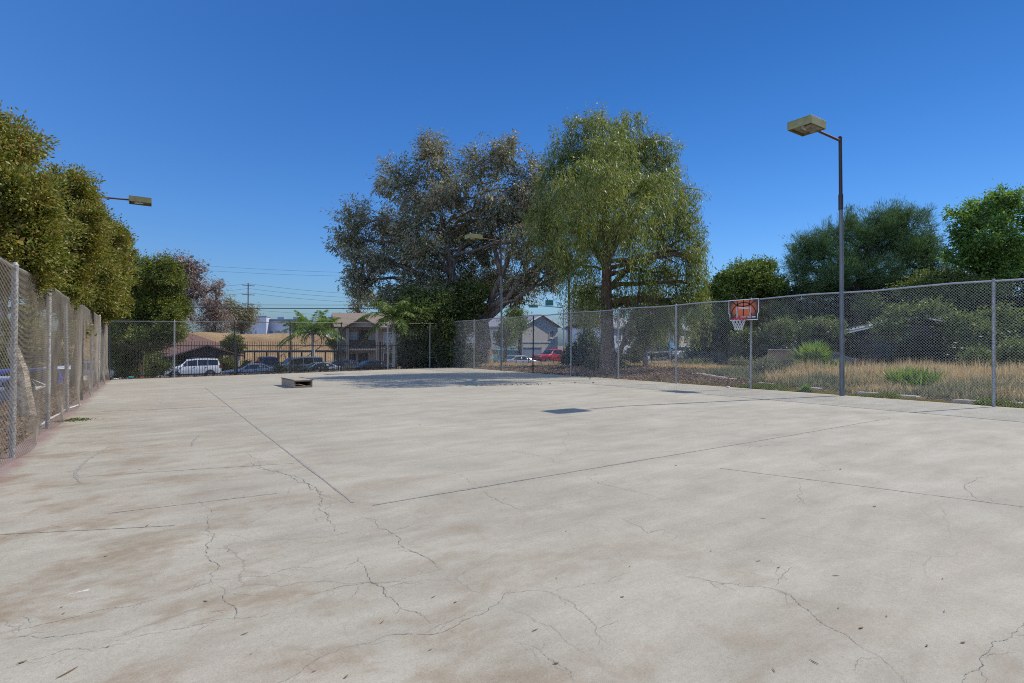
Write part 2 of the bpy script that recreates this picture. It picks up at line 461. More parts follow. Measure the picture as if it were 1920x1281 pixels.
# joints and cracks in the slab
def ribbon(mb, pts, w0, jit=0.0, z=.003, wob=0.0, levels=4, taper=True):
    pts = [np.array(p[:2], float) for p in pts]
    for _ in range(levels):
        q = []
        for a, b in zip(pts[:-1], pts[1:]):
            d = b - a; L = np.linalg.norm(d)
            nrm = np.array([-d[1], d[0]])
            q += [a, (a + b) / 2 + nrm * rng.normal(0, jit)]
        q.append(pts[-1]); pts = q
    n = len(pts)
    vs = []
    for i, p in enumerate(pts):
        d = pts[min(i + 1, n - 1)] - pts[max(i - 1, 0)]; d /= (np.linalg.norm(d) + 1e-9)
        w = w0 * (1 + wob * rng.normal())
        if taper: w *= min(1, .35 + 2.2 * min(i, n - 1 - i) / n)
        w = max(w, w0 * .15)
        vs += [(p[0] - d[1] * w / 2, p[1] + d[0] * w / 2, z), (p[0] + d[1] * w / 2, p[1] - d[0] * w / 2, z)]
    mb.add(vs, [(2 * i, 2 * i + 1, 2 * i + 3, 2 * i + 2) for i in range(n - 1)])
    return pts

jm = MB()
for a, b, w in [((385, 727), (662, 942), .022), ((700, 947), (1670, 784), .02), ((1350, 878), (1925, 951), .011), ((190, 772), (425, 762), .03),
                ((0, 1002), (330, 985), .008), ((205, 962), (520, 925), .008), ((165, 893), (560, 868), .009)]:
    ribbon(jm, [G(*a), G(*b)], w, .0012, wob=.25, levels=6, taper=False)
for a, b, w in [((805, 929.3), (1000, 896.6), .034), ((1130, 874.7), (1230, 857.9), .028), ((548, 853.5), (608, 900), .028)]:
    ribbon(jm, [G(*a), G(*b)], w, .001, z=.0036, wob=.2, levels=5)
jm.build('joint_line', M['joint'], court)
sk = MB()
ribbon(sk, [G(*p) for p in [(205, 838), (165, 862), (143, 885), (143, 895), (152, 905)]], .035, .01, z=.0025, wob=.3, levels=4)
ribbon(sk, [G(*p) for p in [(375, 815), (362, 828), (360, 838)]], .03, .01, z=.0025, wob=.3, levels=4)
sk.build('skid_mark', M['skid'], court)
cm = MB()
CR = [([(458, 845), (500, 880), (560, 905), (600, 955), (625, 1000)], .008), ([(478, 858), (530, 888), (585, 918), (650, 942)], .007),
      ([(375, 940), (395, 985), (388, 1020), (410, 1058), (400, 1092)], .006), ([(412, 1098), (430, 1130), (442, 1160)], .005),
      ([(700, 972), (742, 1002), (790, 1040), (832, 1068)], .007), ([(668, 1042), (690, 1080), (720, 1100), (745, 1130), (808, 1168)], .006),
      ([(560, 1118), (620, 1105), (715, 1092), (832, 1064)], .004), ([(0, 1186), (100, 1166), (180, 1145), (300, 1122)], .005),
      ([(200, 1204), (350, 1176), (442, 1158), (540, 1145)], .004), ([(-20, 1203), (120, 1192), (220, 1180)], .004),
      ([(640, 1214), (720, 1192), (835, 1182), (905, 1150), (1035, 1110), (1165, 1085)], .004),
      ([(1280, 1080), (1350, 1092), (1440, 1101), (1482, 1114), (1530, 1160), (1580, 1186), (1640, 1225), (1700, 1285)], .005),
      ([(1440, 1101), (1465, 1080), (1485, 1062)], .004), ([(1925, 1158), (1895, 1192), (1852, 1218), (1836, 1250), (1792, 1285)], .005),
      ([(1880, 890), (1830, 900), (1806, 912), (1822, 930), (1858, 944), (1925, 952)], .007), ([(1100, 893), (1150, 912), (1275, 942)], .006),
      ([(1160, 912), (1240, 890)], .004), ([(400, 1000), (470, 1012), (560, 1010)], .003), ([(0, 1002), (60, 998), (140, 985)], .005),
      ([(1165, 970), (1215, 1000), (1290, 985)], .004), ([(905, 920), (950, 945), (985, 960)], .005), ([(900, 935), (1010, 955), (1060, 945), (1150, 925)], .003),
      ([(560, 1010), (640, 1000), (700, 985)], .003), ([(1030, 1110), (1075, 1130), (1115, 1170), (1140, 1205)], .004),
      ([(820, 880), (880, 905), (960, 915)], .004), ([(360, 1090), (500, 1080), (560, 1062), (600, 1066)], .0035), ([(0, 1255), (130, 1215), (240, 1206)], .003),
      ([(960, 1200), (1010, 1215), (1060, 1250), (1080, 1285)], .003), ([(510, 1285), (560, 1262), (640, 1214)], .003), ([(1500, 905), (1495, 930), (1510, 945)], .005),
      ([(420, 762), (470, 765), (520, 757)], .008), ([(955, 845), (1000, 852), (1060, 870)], .006), ([(1340, 852), (1440, 835), (1500, 832)], .005)]
for pts, w in CR:
    P = ribbon(cm, [G(*p) for p in pts], w * .5, .075, wob=.6, levels=5)
    for k in range(len(pts)):
        i = rng.integers(2, len(P) - 2)
        a = P[i]; ang = rng.uniform(0, 2 * PI); L = rng.uniform(.08, .35) * (1 + .04 * np.linalg.norm(a) ** 1.3)
        ribbon(cm, [a, a + L * .6 * np.array([math.cos(ang), math.sin(ang)])], w * .3, .12, wob=.4, levels=4)
cm.build('crack', M['crack'], court)

# parking lot and street beyond, and the dry embankment
def sheet(name, x0, x1, y0, y1, z, mat):
    return tag(MB().box(((x0 + x1) / 2, (y0 + y1) / 2, z - .05), (x1 - x0, y1 - y0, .1)).build(name, mat), kind='structure')
sheet('parking_lot', -60, 14, 41, 74, -1.49, M['asphalt'])
sheet('street', 26, 160, 47, 80, -.86, M['asphalt'])
sheet('driveway', 36, 70, 30, 46, -.42, M['asphalt'])

def embank_mat():
    m, nt, out = new_mat('dry_hillside')
    v = coords(nt)
    n1 = noise(nt, v, .12, 6, .6); n2 = noise(nt, v, 2.2, 6, .7)
    c = ramp(nt, n1, [(.33, (.2, .13, .075)), (.5, (.3, .205, .115)), (.66, (.37, .27, .165))])
    c = mixc(nt, .7, c, ramp(nt, n2, [(.3, (.62, .6, .56)), (.7, (1.25, 1.22, 1.15))]), 'MULTIPLY')
    b = nd(nt, 'ShaderNodeBsdfPrincipled', Roughness=.95)
    b.inputs['Specular IOR Level'].default_value = .1
    nt.links.new(c, b.inputs['Base Color'])
    bp = nd(nt, 'ShaderNodeBump', Strength=.8, Distance=.3)
    nt.links.new(n2, bp.inputs['Height']); nt.links.new(bp.outputs[0], b.inputs['Normal'])
    nt.links.new(b.outputs[0], out.inputs[0])
    return m
M['embank'] = embank_mat()
ex = np.arange(-120, 75, 2.5); et = np.linspace(0, 1, 14)
v = []
for x in ex:
    for t in et:
        y = 76 + t * 16 + .12 * x
        z = -1.7 + (4.75 + .35 * math.sin(x * .13) + .2 * math.sin(x * .37)) * float(sm(t)) + rng.normal(0, .05)
        v.append((x, y, z))
for k, x in enumerate(ex):
    pass
n1, n2 = len(ex), len(et)
ix = np.arange(n1 * n2).reshape(n1, n2)
f = np.stack([ix[:-1, :-1], ix[1:, :-1], ix[1:, 1:], ix[:-1, 1:]], -1).reshape(-1, 4)
# flat crest running back from the top edge
v2 = [(x, 76 + 16 + .12 * x + 40, v[ix[i, -1]][2] + .2) for i, x in enumerate(ex)]
b0 = len(v); v += v2
f2 = [(ix[i, -1], ix[i + 1, -1], b0 + i + 1, b0 + i) for i in range(n1 - 1)]
tag(np_mesh('embankment', v, np.concatenate([f, np.array(f2)]), M['embank'], smooth=True), kind='structure')

# ------------------------------------------------------------------ foliage machinery
def unit(a):
    return a / (np.linalg.norm(a, axis=-1, keepdims=True) + 1e-9)

def leaf_quads(c, d, L, Wd):
    n = len(c)
    side = unit(np.cross(d, rng.normal(size=(n, 3))))
    L = L[:, None]; Wd = Wd[:, None]
    up = np.cross(side, d)
    v = np.stack([c, c + d * L * .45 + side * Wd * .5 + up * L * .06, c + d * L, c + d * L * .45 - side * Wd * .5 + up * L * .06], 1).reshape(-1, 3)
    f = np.arange(n * 4).reshape(n, 4)
    return v, f

def lobe(px, py, rx, ry, s, ds=0.0, rd=None):
    c = W(px, py, s + ds)
    k = (s + ds) / FPX
    return (c, np.array([rx * k, rd if rd else rx * k, ry * k]))

def ell(x, y, z, rx, ry, rz): return (np.array([x, y, z], float), np.array([rx, ry, rz], float))

def sample_lobe(c, r, n, lo=.35):
    d = unit(rng.normal(size=(n, 3)))
    q = rng.uniform(lo ** 2.2, 1, n) ** (1 / 2.2)
    return c + d * q[:, None] * r, d

def scatter(lobes, n, size, aspect, clump=.35, per=45, droop=0.0, out=.8, rand=.9, inner=.25, lo=.4, spray=0.0, sprup=.4, up=0.0):
    """leaf quads in clumps spread through the lobes' volume"""
    w = np.array([(r[0] * r[1] * r[2]) ** .72 for c, r in lobes]); w /= w.sum()
    Vs, Fs, tips = [], [], []
    base = 0
    for (c, r), wi in zip(lobes, w):
        k = max(int(n * wi / per), 3)
        c = np.asarray(c); r = np.asarray(r)
        ns = int(rng.integers(7, 12))
        sc0, sd0 = sample_lobe(c, r * .74, ns, .75)
        sr = rng.uniform(.3, .52, ns)
        si = rng.integers(0, ns, k)
        dd = unit(rng.normal(size=(k, 3)) + sd0[si] * .8)
        cc = sc0[si] + dd * (sr[si] * rng.uniform(lo, 1, k) ** .5)[:, None] * r
        m0 = rng.uniform(size=k) < .22
        c2, d2 = sample_lobe(c, r, k, lo)
        cc[m0] = c2[m0]; dd[m0] = d2[m0]
        sc_ = 1 + .35 * rng.normal(size=k)
        tips.append(cc)
        m = np.maximum((per * np.clip(rng.normal(1, .45, k), .2, 2.2)).astype(int), 3)
        rep = np.repeat(np.arange(k), m)
        off = np.clip(rng.normal(size=(len(rep), 3)), -1.5, 1.5) * clump * np.clip(sc_[rep], .5, 1.7)[:, None]
        off[:, 2] *= .75
        if spray:
            sdir = unit(dd + rng.normal(size=(k, 3)) * .45 + np.array([0, 0, sprup]))
            off = off * .5 + sdir[rep] * (rng.uniform(-.55, .6, len(rep)) * spray * np.clip(sc_[rep], .6, 1.6))[:, None]
        pts = cc[rep] + off
        d = unit(dd[rep] * out * .5 + unit(off) * out + rng.normal(size=(len(rep), 3)) * rand + np.array([0, 0, up - droop]))
        L = size * rng.uniform(.65, 1.3, len(rep))
        v, f = leaf_quads(pts, d, L, L * aspect)
        Vs.append(v); Fs.append(f + base); base += len(v)
        if inner:
            ki = int(k * per * inner / 5)
            pi_, di = sample_lobe(c, r * .66, ki, .05)
            L = size * rng.uniform(1.6, 2.8, ki)
            v, f = leaf_quads(pi_, unit(di * .4 + rng.normal(size=(ki, 3)) + np.array([0, 0, -droop])), L, L * min(.55, aspect * 1.5))
            Vs.append(v); Fs.append(f + base); base += len(v)
    return np.concatenate(Vs), np.concatenate(Fs), tips

def strands(lobes, n, length, size, aspect, per=16):
    """hanging leafy strands (weeping outer growth)"""
    w = np.array([(r[0] * r[1] * r[2]) ** .7 for c, r in lobes]); w /= w.sum()
    Vs, Fs = [], []; base = 0
    for (c, r), wi in zip(lobes, w):
        k = max(int(n * wi), 2)
        cc, dd = sample_lobe(np.asarray(c), np.asarray(r), k, .6)
        ln = length * rng.uniform(.4, 1.25, k)
        rep = np.repeat(np.arange(k), per)
        t = rng.uniform(0, 1, len(rep))
        sway = np.clip(rng.normal(size=(k, 3)), -1.5, 1.5) * .2; sway[:, 2] = 0
        pts = cc[rep] + (dd[rep] * np.array([.4, .4, 0]) + sway[rep]) * (t * (1.6 - t))[:, None]
        pts[:, 2] -= ln[rep] * t
        pts += np.clip(rng.normal(size=pts.shape), -2, 2) * .05
        d = unit(rng.normal(size=(len(rep), 3)) * .45 + np.array([0, 0, -1.0]))
        L = size * rng.uniform(.7, 1.3, len(rep))
        v, f = leaf_quads(pts, d, L, L * aspect)
        Vs.append(v); Fs.append(f + base); base += len(v)
    return np.concatenate(Vs), np.concatenate(Fs)

def curve(a, b, bend, n=7):
    a = np.asarray(a, float); b = np.asarray(b, float)
    t = np.linspace(0, 1, n)[:, None]
    m = (a + b) / 2 + np.asarray(bend)
    return (1 - t) ** 2 * a + 2 * t * (1 - t) * m + t * t * b

def limbs(mb, trunk, rad, lobes, tips, sub=4, lr=.4, n=6, twig=.018):
    """branches from the trunk line into each lobe and on to some of its clumps"""
    trunk = [np.asarray(p, float) for p in trunk]
    dense = []
    for i in range(len(trunk) - 1):
        for t in np.linspace(0, 1, 6):
            dense.append((trunk[i] * (1 - t) + trunk[i + 1] * t, rad[i] * (1 - t) + rad[i + 1] * t))
    dense = dense[len(dense) // 3:]
    for (c, r), tp in zip(lobes, tips):
        c = np.asarray(c)
        cost = [np.linalg.norm(p - c) + (2.5 if p[2] > c[2] - .2 * r[2] else 0) for p, q in dense]
        p, q = dense[int(np.argmin(cost))]
        L = np.linalg.norm(c - p)
        r0 = max(min(q * lr * 1.6, .05 + L * .022), .02)
        pts = curve(p, c, [rng.normal() * .08 * L, rng.normal() * .08 * L, .1 * L])
        pts[1:-1] += rng.normal(size=pts[1:-1].shape) * .025 * L
        mb.tube(pts, list(np.linspace(r0, r0 * .45, len(pts))), n, False)
        for k in rng.choice(len(tp), min(sub, len(tp)), replace=False):
            s0 = pts[rng.integers(3, len(pts))]
            l2 = np.linalg.norm(tp[k] - s0)
            q2 = curve(s0, tp[k], [rng.normal() * .12 * l2, rng.normal() * .12 * l2, .1 * l2], 5)
            mb.tube(q2, list(np.linspace(r0 * .42, twig * .6, 5)), 5, False)

def tree(name, label, cat, base, trunk, rad, lobes, leaf, bark, n, size, aspect, sub=5, lr=.4, group=None, extra=None, hang=None, nt=9, bare=None, **kw):
    base = np.asarray(base, float)
    root = empty(name, base, label, cat, group=group)
    v, f, tips = scatter(lobes, n, size, aspect, **kw)
    if hang:
        v2, f2 = strands(lobes, *hang)
        f = np.concatenate([f, f2 + len(v)]); v = np.concatenate([v, v2])
    np_mesh('crown', v - base, f, M[leaf], root)
    mb = MB()
    mb.tube([np.asarray(p) - base for p in trunk], rad, nt)
    limbs(mb, [np.asarray(p) - base for p in trunk], rad, [(np.asarray(c) - base, r) for c, r in lobes], [t - base for t in tips], sub, lr)
    for pts, r0, r1 in (bare or []):
        pts = [np.asarray(p) - base for p in pts]
        mb.tube(pts, list(np.linspace(r0, r1, len(pts))), 7, False)
    mb.build('trunk', M[bark], root, smooth=True)
    return root

def shrub(name, label, cat, base, lobes, leaf, n, size, aspect, group=None, bark='bark_dark', stems=5, **kw):
    base = np.asarray(base, float)
    root = empty(name, base, label, cat, group=group)
    kw.setdefault('clump', .16); kw.setdefault('per', 26)
    v, f, tips = scatter(lobes, n, size, aspect, **kw)
    np_mesh('foliage', v - base, f, M[leaf], root)
    mb = MB()
    for t in tips:
        for k in rng.choice(len(t), min(stems, len(t)), replace=False):
            q = curve((rng.normal() * .08, rng.normal() * .08, -.1), t[k] - base, (0, 0, .2), 5)
            mb.tube(q, list(np.linspace(.03, .008, 5)), 5, False)
    mb.build('stem', M[bark], root, smooth=True)
    return root

def tz(x, y): return float(terrain(x, y))
def at(px, s):
    p = W(px, HZ, s)
    return np.array([p[0], p[1], tz(p[0], p[1])])

# ------------------------------------------------------------------ chain link
def chain_mesh(name, p0, p1, h, parent, mat, r=.0024, pitch=.072, z0=.03, bulge=None, seg=.32):
    p0 = np.asarray(p0, float); p1 = np.asarray(p1, float)
    D = p1 - p0; Ln = float(np.linalg.norm(D)); D /= Ln
    Nn = np.array([D[1], -D[0]])
    V, F = [], []; base = 0
    for sgn, offn in ((1, .003), (-1, -.003)):
        for u0 in np.arange(-h if sgn > 0 else 0, Ln if sgn > 0 else Ln + h, pitch):
            va, vb = 0.0, h
            if sgn > 0:
                va = max(va, -u0); vb = min(vb, Ln - u0)
            else:
                va = max(va, u0 - Ln); vb = min(vb, u0)
            if vb - va < .02: continue
            k = max(int((vb - va) / seg), 1)
            vv = np.linspace(va, vb, k + 1); uu = u0 + sgn * vv
            off = offn + (bulge(uu, vv) if bulge else 0 * uu)
            P = np.stack([p0[0] + D[0] * uu + Nn[0] * off, p0[1] + D[1] * uu + Nn[1] * off, z0 + vv], 1)
            t = np.array([D[0] * sgn, D[1] * sgn, 1.0]) / math.sqrt(2)
            a = np.array([Nn[0], Nn[1], 0]); b = np.cross(t, a)
            for j in range(3):
                an = j * 2 * PI / 3
                V.append(P + r * (math.cos(an) * a + math.sin(an) * b))
            i = np.arange(k)
            for j in range(3):
                A = base + j * (k + 1) + i; B = base + ((j + 1) % 3) * (k + 1) + i
                F.append(np.stack([A, B, B + 1, A + 1], 1))
            base += 3 * (k + 1)
    return np_mesh(name, np.concatenate(V), np.concatenate(F), M[mat], parent)

def fence_post(parent, x, y, h, r=.033, mat='galv_old', z0=-.15, lean=(0, 0)):
    mb = MB()
    mb.tube([(x, y, z0), (x + lean[0], y + lean[1], h)], r, 10)
    mb.tube([(x + lean[0], y + lean[1], h - .01), (x + lean[0], y + lean[1], h + .035)], [r * 1.18, r * .6], 10)
    for zz in (.35, 1.0, 1.65, 2.3):
        if zz < h - .2:
            mb.tube([(x + lean[0] * zz / h, y + lean[1] * zz / h, zz), (x + lean[0] * zz / h, y + lean[1] * zz / h, zz + .025)], r * 1.12, 10)
    return mb.build('post', M[mat], parent, smooth=True)

# right fence, ten foot
HR = 3.07
fr = empty('chain_link_fence', (17.05, 15.5, 0), 'tall galvanised chain link fence on the right, with the basketball hoop on it', 'fence')
fr_o = np.array([17.05, 15.5])
POSTY = [-1.9, 1.25, 4.48, 10.88, 14.03, 17.15, 20.35, 23.5, 29.8]
for y in POSTY:
    dark = y in (23.5,)
    fence_post(fr, 0, y - 15.5, HR, .036 if not dark else .034, 'galv_old' if not dark else 'darkpost', lean=(rng.normal() * .015, rng.normal() * .02))
fence_post(fr, 0, 32.95 - 15.5, HR, .036)
mb = MB(); mb.tube([(0, y, HR - .02 + .02 * math.sin(y * 1.7)) for y in np.linspace(-1.9 - 15.5, 32.95 - 15.5, 40)], .024, 8)
mb.build('top_rail', M['galv'], fr, smooth=True)
cmh = chain_mesh('wire_mesh', (.04, -1.9 - 15.5), (.04, 32.95 - 15.5), HR - .05, fr, 'wire', .0019,
                 bulge=lambda u, v: .012 * np.sin(u * 2.0) * np.sin(v * 1.0))

# left fence, weathered
fl = empty('chain_link_fence', (-1.5, 16, 0), 'sagging weathered chain link fence on the left under the overhanging leafy trees', 'fence')
HL = 2.57
for i, y in enumerate([3.6, 6.65, 9.72, 12.78, 15.7, 18.8, 21.8, 24.8, 27.6]):
    fence_post(fl, 0, y - 16, HL, .036 if i not in (5,) else .034, 'galv_old' if i != 5 else 'darkpost', lean=(rng.normal() * .025, rng.normal() * .04))
mb = MB(); mb.tube([(0, y, HL - .02 + .02 * math.sin(y * 2.1)) for y in np.linspace(3.6 - 16, 29.3 - 16, 40)], .022, 8)
mb.build('top_rail', M['galv_old'], fl, smooth=True)
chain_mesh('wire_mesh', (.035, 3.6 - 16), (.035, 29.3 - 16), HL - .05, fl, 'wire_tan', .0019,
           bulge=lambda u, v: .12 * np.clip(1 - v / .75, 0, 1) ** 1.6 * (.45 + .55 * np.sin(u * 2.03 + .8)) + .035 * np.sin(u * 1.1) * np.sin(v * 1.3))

# back fence
b0 = np.array([-1.5, 29.3]); b1 = np.array([17.05, 32.95]); bd = b1 - b0
fb = empty('chain_link_fence', (b0[0], b0[1], 0), 'thin chain link fence along the far end in front of the black iron pickets', 'fence')
def on_back(px):
    t = (px - 960) / FPX; d = FW + t * RT
    # d*s = b0 + k*bd
    A = np.array([[d[0], -bd[0]], [d[1], -bd[1]]]); s, k = np.linalg.solve(A, b0)
    return k
def hb(k): return 2.55 + .42 * k
for px, mt in ((205, 'darkpost'), (327, 'galv'), (440, 'darkpost'), (544, 'darkpost'), (640, 'darkpost'), (727, 'galv'), (806, 'galv')):
    k = on_back(px); q = bd * k
    fence_post(fb, q[0], q[1], hb(k), .034, mt)
mb = MB(); mb.tube([(bd[0] * k, bd[1] * k, hb(k) - .02) for k in np.linspace(0, 1, 20)], .018, 8); mb.build('top_rail', M['polegrey'], fb, smooth=True)
chain_mesh('wire_mesh', (0, -.04), (bd[0], bd[1] - .04), 2.6, fb, 'galv_old', .0011)

# iron picket fence behind it
ang_b = math.atan2(bd[1], bd[0]); Lb = float(np.linalg.norm(bd))
fi = empty('iron_picket_fence', (b0[0] - .2, b0[1] + .75, 0), 'black iron picket fence behind the far chain link fence in front of the parked cars', 'fence', ang_b)
mb = MB()
for u in np.arange(.1, Lb - 2.1, .118):
    mb.box((u, 0, .55), (.018, .018, 2.2)); mb.add([(u - .009, -.009, 1.65), (u + .009, -.009, 1.65), (u + .009, .009, 1.65), (u - .009, .009, 1.65), (u, 0, 1.71)], [(0, 1, 4), (1, 2, 4), (2, 3, 4), (3, 0, 4)])
mb.build('pickets', M['iron'], fi)
for z in (1.46, -.2 + .28):
    MB().box(((Lb - 2.1) / 2, .022, z), (Lb - 2.1, .026, .04)).build('rail', M['iron'], fi)
for u in np.arange(.0, Lb - 1.9, 2.8):
    MB().box((u, .03, .5), (.06, .06, 2.45), bev=.01).build('post', M['iron'], fi)

# ------------------------------------------------------------------ light poles
def light_pole(loc, label, side=-1, hh=7.64, reach=1.5, broken=False):
    r = empty('light_pole', loc, label, 'light pole', group='light poles around the court')
    mb = MB(); mb.tube([(0, 0, -.1), (.0, 0, 3.2), (-.03, 0, 5.55)], [.068, .06, .054], 14); mb.build('pole', M['polegrey'], r, smooth=True)
    mb = MB(); mb.tube([(-.03, 0, 5.5), (-.031, 0, 5.95)], [.064, .064], 14); mb.build('sleeve', M['polebrown'], r, smooth=True)
    mb = MB(); mb.tube([(-.031, 0, 5.9), (-.05, 0, hh)], [.05, .046], 14); mb.tube([(-.05, 0, hh), (-.05, 0, hh + .03)], [.055, .045], 14); mb.build('upper_pole', M['polebrown'], r, smooth=True)
    mb = MB(); mb.tube([(-.05, 0, hh - .1), (side * reach, .04, hh - .05)], .035, 10); mb.build('arm', M['rustpole'], r, smooth=True)
    cx = side * (reach + .35)
    mb = MB()
    # open-bottomed box housing
    w, d, z0, z1 = .8, .66, hh - .16, hh + .07
    mb.box((cx, .04, z1 - .012), (w, d, .024))
    mb.box((cx - w / 2 + .011, .04, (z0 + z1) / 2 - .012), (.022, d, z1 - z0 - .025)); mb.box((cx + w / 2 - .011, .04, (z0 + z1) / 2 - .012), (.022, d, z1 - z0 - .025))
    mb.box((cx, .04 - d / 2 + .011, (z0 + z1) / 2 - .012), (w - .046, .022, z1 - z0 - .025)); mb.box((cx, .04 + d / 2 - .011, (z0 + z1) / 2 - .012), (w - .046, .022, z1 - z0 - .025))
    hs = mb.build('lamp_head', M['olive'], r, bevel=.006)
    mb = MB(); mb.box((cx + .02, .04, z0 + .075), (w - .1, d - .1, .02)); mb.build('reflector', M['lens'], hs)
    mb = MB(); mb.tube([(cx - .2, .04, z0 + .03), (cx + .1, .04, z0 + .03)], [.05, .035], 10); mb.build('bulb', M['white'], hs, smooth=True)
    if broken:
        mb = MB(); n = 9
        vs = []
        for i in range(n):
            t = i / (n - 1)
            vs += [(cx - .32 + .66 * t, -.26, z0 + .004), (cx - .3 + .62 * t, -.06, z0 - .02 - .1 * math.sin(t * PI) - .02 * math.sin(t * 13))]
        mb.add(vs, [(2 * i, 2 * i + 1, 2 * i + 3, 2 * i + 2) for i in range(n - 1)])
        o = mb.build('sagging_lens', M['lens'], hs, smooth=True)
        sd = o.modifiers.new('s', 'SOLIDIFY'); sd.thickness = .006
    return r
light_pole((17.05, 7.95, 0), 'nearest light pole on the right, its square olive lamp box with a sagging lens', broken=True)
light_pole((17.12, 26.7, 0), 'farther light pole in front of the grey eucalyptus, with a pale olive lamp box')
light_pole((-1.75, 28.0, 0), 'light pole hidden by the left trees, only its arm and olive lamp box showing', side=1, hh=7.68, reach=1.1)

# ------------------------------------------------------------------ hoop
hp = empty('basketball_hoop', (16.93, 10.95, 0), 'basketball backboard with orange ball artwork, red rim and white net on the right fence', 'basketball hoop')
bw, bh, bz = 1.12, .70, 2.69
def board_mat():
    m, nt, out = new_mat('board_print')
    v = coords(nt)
    sep = nt.nodes.new('ShaderNodeSeparateXYZ'); nt.links.new(v, sep.inputs[0])
    dy = math_(nt, 'DIVIDE', sep.outputs[1], .54); dz = math_(nt, 'DIVIDE', math_(nt, 'SUBTRACT', sep.outputs[2], bz + .03), .43)
    rr = math_(nt, 'ADD', math_(nt, 'MULTIPLY', dy, dy), math_(nt, 'MULTIPLY', dz, dz))
    c = ramp(nt, rr, [(.2, (.66, .15, .05)), (.6, (.42, .1, .04)), (.95, (.08, .04, .03))])
    low = ramp(nt, math_(nt, 'ADD', math_(nt, 'MULTIPLY', math_(nt, 'SUBTRACT', sep.outputs[2], bz), -1.1), math_(nt, 'ABSOLUTE', math_(nt, 'MULTIPLY', sep.outputs[1], .55))), [(.26, (0, 0, 0)), (.55, (1, 1, 1))])
    c = mixc(nt, low, c, (.04, .035, .04))
    c = mixc(nt, .4, c, ramp(nt, noise(nt, v, 60, 3), [(.3, (.7, .7, .7)), (.7, (1.15, 1.15, 1.15))]), 'MULTIPLY')
    b = nd(nt, 'ShaderNodeBsdfPrincipled', Roughness=.3); nt.links.new(c, b.inputs['Base Color']); nt.links.new(b.outputs[0], out.inputs[0])
    return m
M['board'] = board_mat()
xb = -.16
def chamf(w, h, c=.07):
    return [(-w / 2 + .04, -h / 2), (w / 2 - .04, -h / 2), (w / 2 - .04, -h / 2 + .2), (w / 2, -h / 2 + .24), (w / 2, h / 2), (-w / 2, h / 2), (-w / 2, -h / 2 + .24), (-w / 2 + .04, -h / 2 + .2)]
bd_o = MB().prism([(p[0], p[1] + bz) for p in chamf(bw, bh)], 0, xb - .02, xb + .02).build('backboard', M['board'], hp)
def line_art(polys, w, mat, name, x):
    mb = MB()
    for pl in polys:
        pl = [np.array(p, float) for p in pl]
        n = len(pl)
        vs = []
        for i, p in enumerate(pl):
            d = pl[min(i + 1, n - 1)] - pl[max(i - 1, 0)]
            if n > 2 and np.allclose(pl[0], pl[-1]) and i in (0, n - 1): d = pl[1] - pl[-2]
            d = d / np.linalg.norm(d); nn = np.array([-d[1], d[0]]) * w / 2
            for xx in (x, x - .004):
                vs += [(xx, p[0] + nn[0], p[1] + bz + nn[1]), (xx, p[0] - nn[0], p[1] + bz - nn[1])]
        fs = []
        for i in range(n - 1):
            a = 4 * i; b = a + 4
            fs += [(a + 2, a + 3, b + 3, b + 2), (a, a + 2, b + 2, b), (a + 3, a + 1, b + 1, b + 3)]
        mb.add(vs, fs)
    return mb.build(name, M[mat], bd_o)
def arc(cy, cz, r, a0, a1, n=28, rz=None):
    return [(cy + r * math.cos(math.radians(a)), cz + (rz or r) * math.sin(math.radians(a))) for a in np.linspace(a0, a1, n)]
line_art([arc(0, -.22, .47, 5, 175), arc(.63, .12, .42, 118, 218, rz=.5), arc(-.63, .12, .42, -38, 62, rz=.5), [(0, .33), (0, -.2)], arc(0, .62, .55, 212, 328, rz=.5)], .034, 'black', 'ball_seam', xb - .02)
line_art([[(p[0] * .985, p[1] * .98) for p in chamf(bw, bh)] + [(p[0] * .985, p[1] * .98) for p in chamf(bw, bh)][:1]], .026, 'white', 'border_line', xb - .0215)
line_art([[(-.26, -.28), (.26, -.28), (.26, .08), (-.26, .08), (-.26, -.28)], [(-.215, -.24), (.215, -.24), (.215, .04), (-.215, .04), (-.215, -.24)]], .018, 'white', 'target_square', xb - .0225)
line_art([[(-.44, -.255), (-.31, -.255)]], .03, 'white', 'logo_bar', xb - .022)
mb = MB(); mb.tube([(xb - .3 + .225 * math.cos(a), .225 * math.sin(a), 2.37) for a in np.linspace(0, 2 * PI, 29)], .019, 8, False)
mb.box((xb - .05, 0, 2.36), (.06, .2, .09)); mb.box((xb - .08, 0, 2.345), (.06, .12, .05))
mb.tube([(xb - .02, .13, 2.46), (xb - .2, .2, 2.375)], .012, 6); mb.tube([(xb - .02, -.13, 2.46), (xb - .2, -.2, 2.375)], .012, 6)
mb.build('rim', M['red'], hp, smooth=True)
mb = MB()
levels = [(.225, 2.36), (.2, 2.27), (.165, 2.18), (.13, 2.09), (.115, 2.0)]
for k in range(12):
    for sg in (1, -1):
        pts = [(xb - .3 + r_ * math.cos(2 * PI * (k + sg * .5 * i) / 12), r_ * math.sin(2 * PI * (k + sg * .5 * i) / 12), z) for i, (r_, z) in enumerate(levels)]
        mb.tube(pts, .0065, 4, False)
mb.build('net', M['net'], hp)
mb = MB(); mb.box((-.085, .25, 2.62), (.13, .035, .05)); mb.box((-.085, -.25, 2.62), (.13, .035, .05)); mb.box((-.03, 0, 2.62), (.03, .62, .06)); mb.box((-.085, 0, 2.8), (.13, .05, .05))
mb.build('bracket', M['darkpost'], hp)

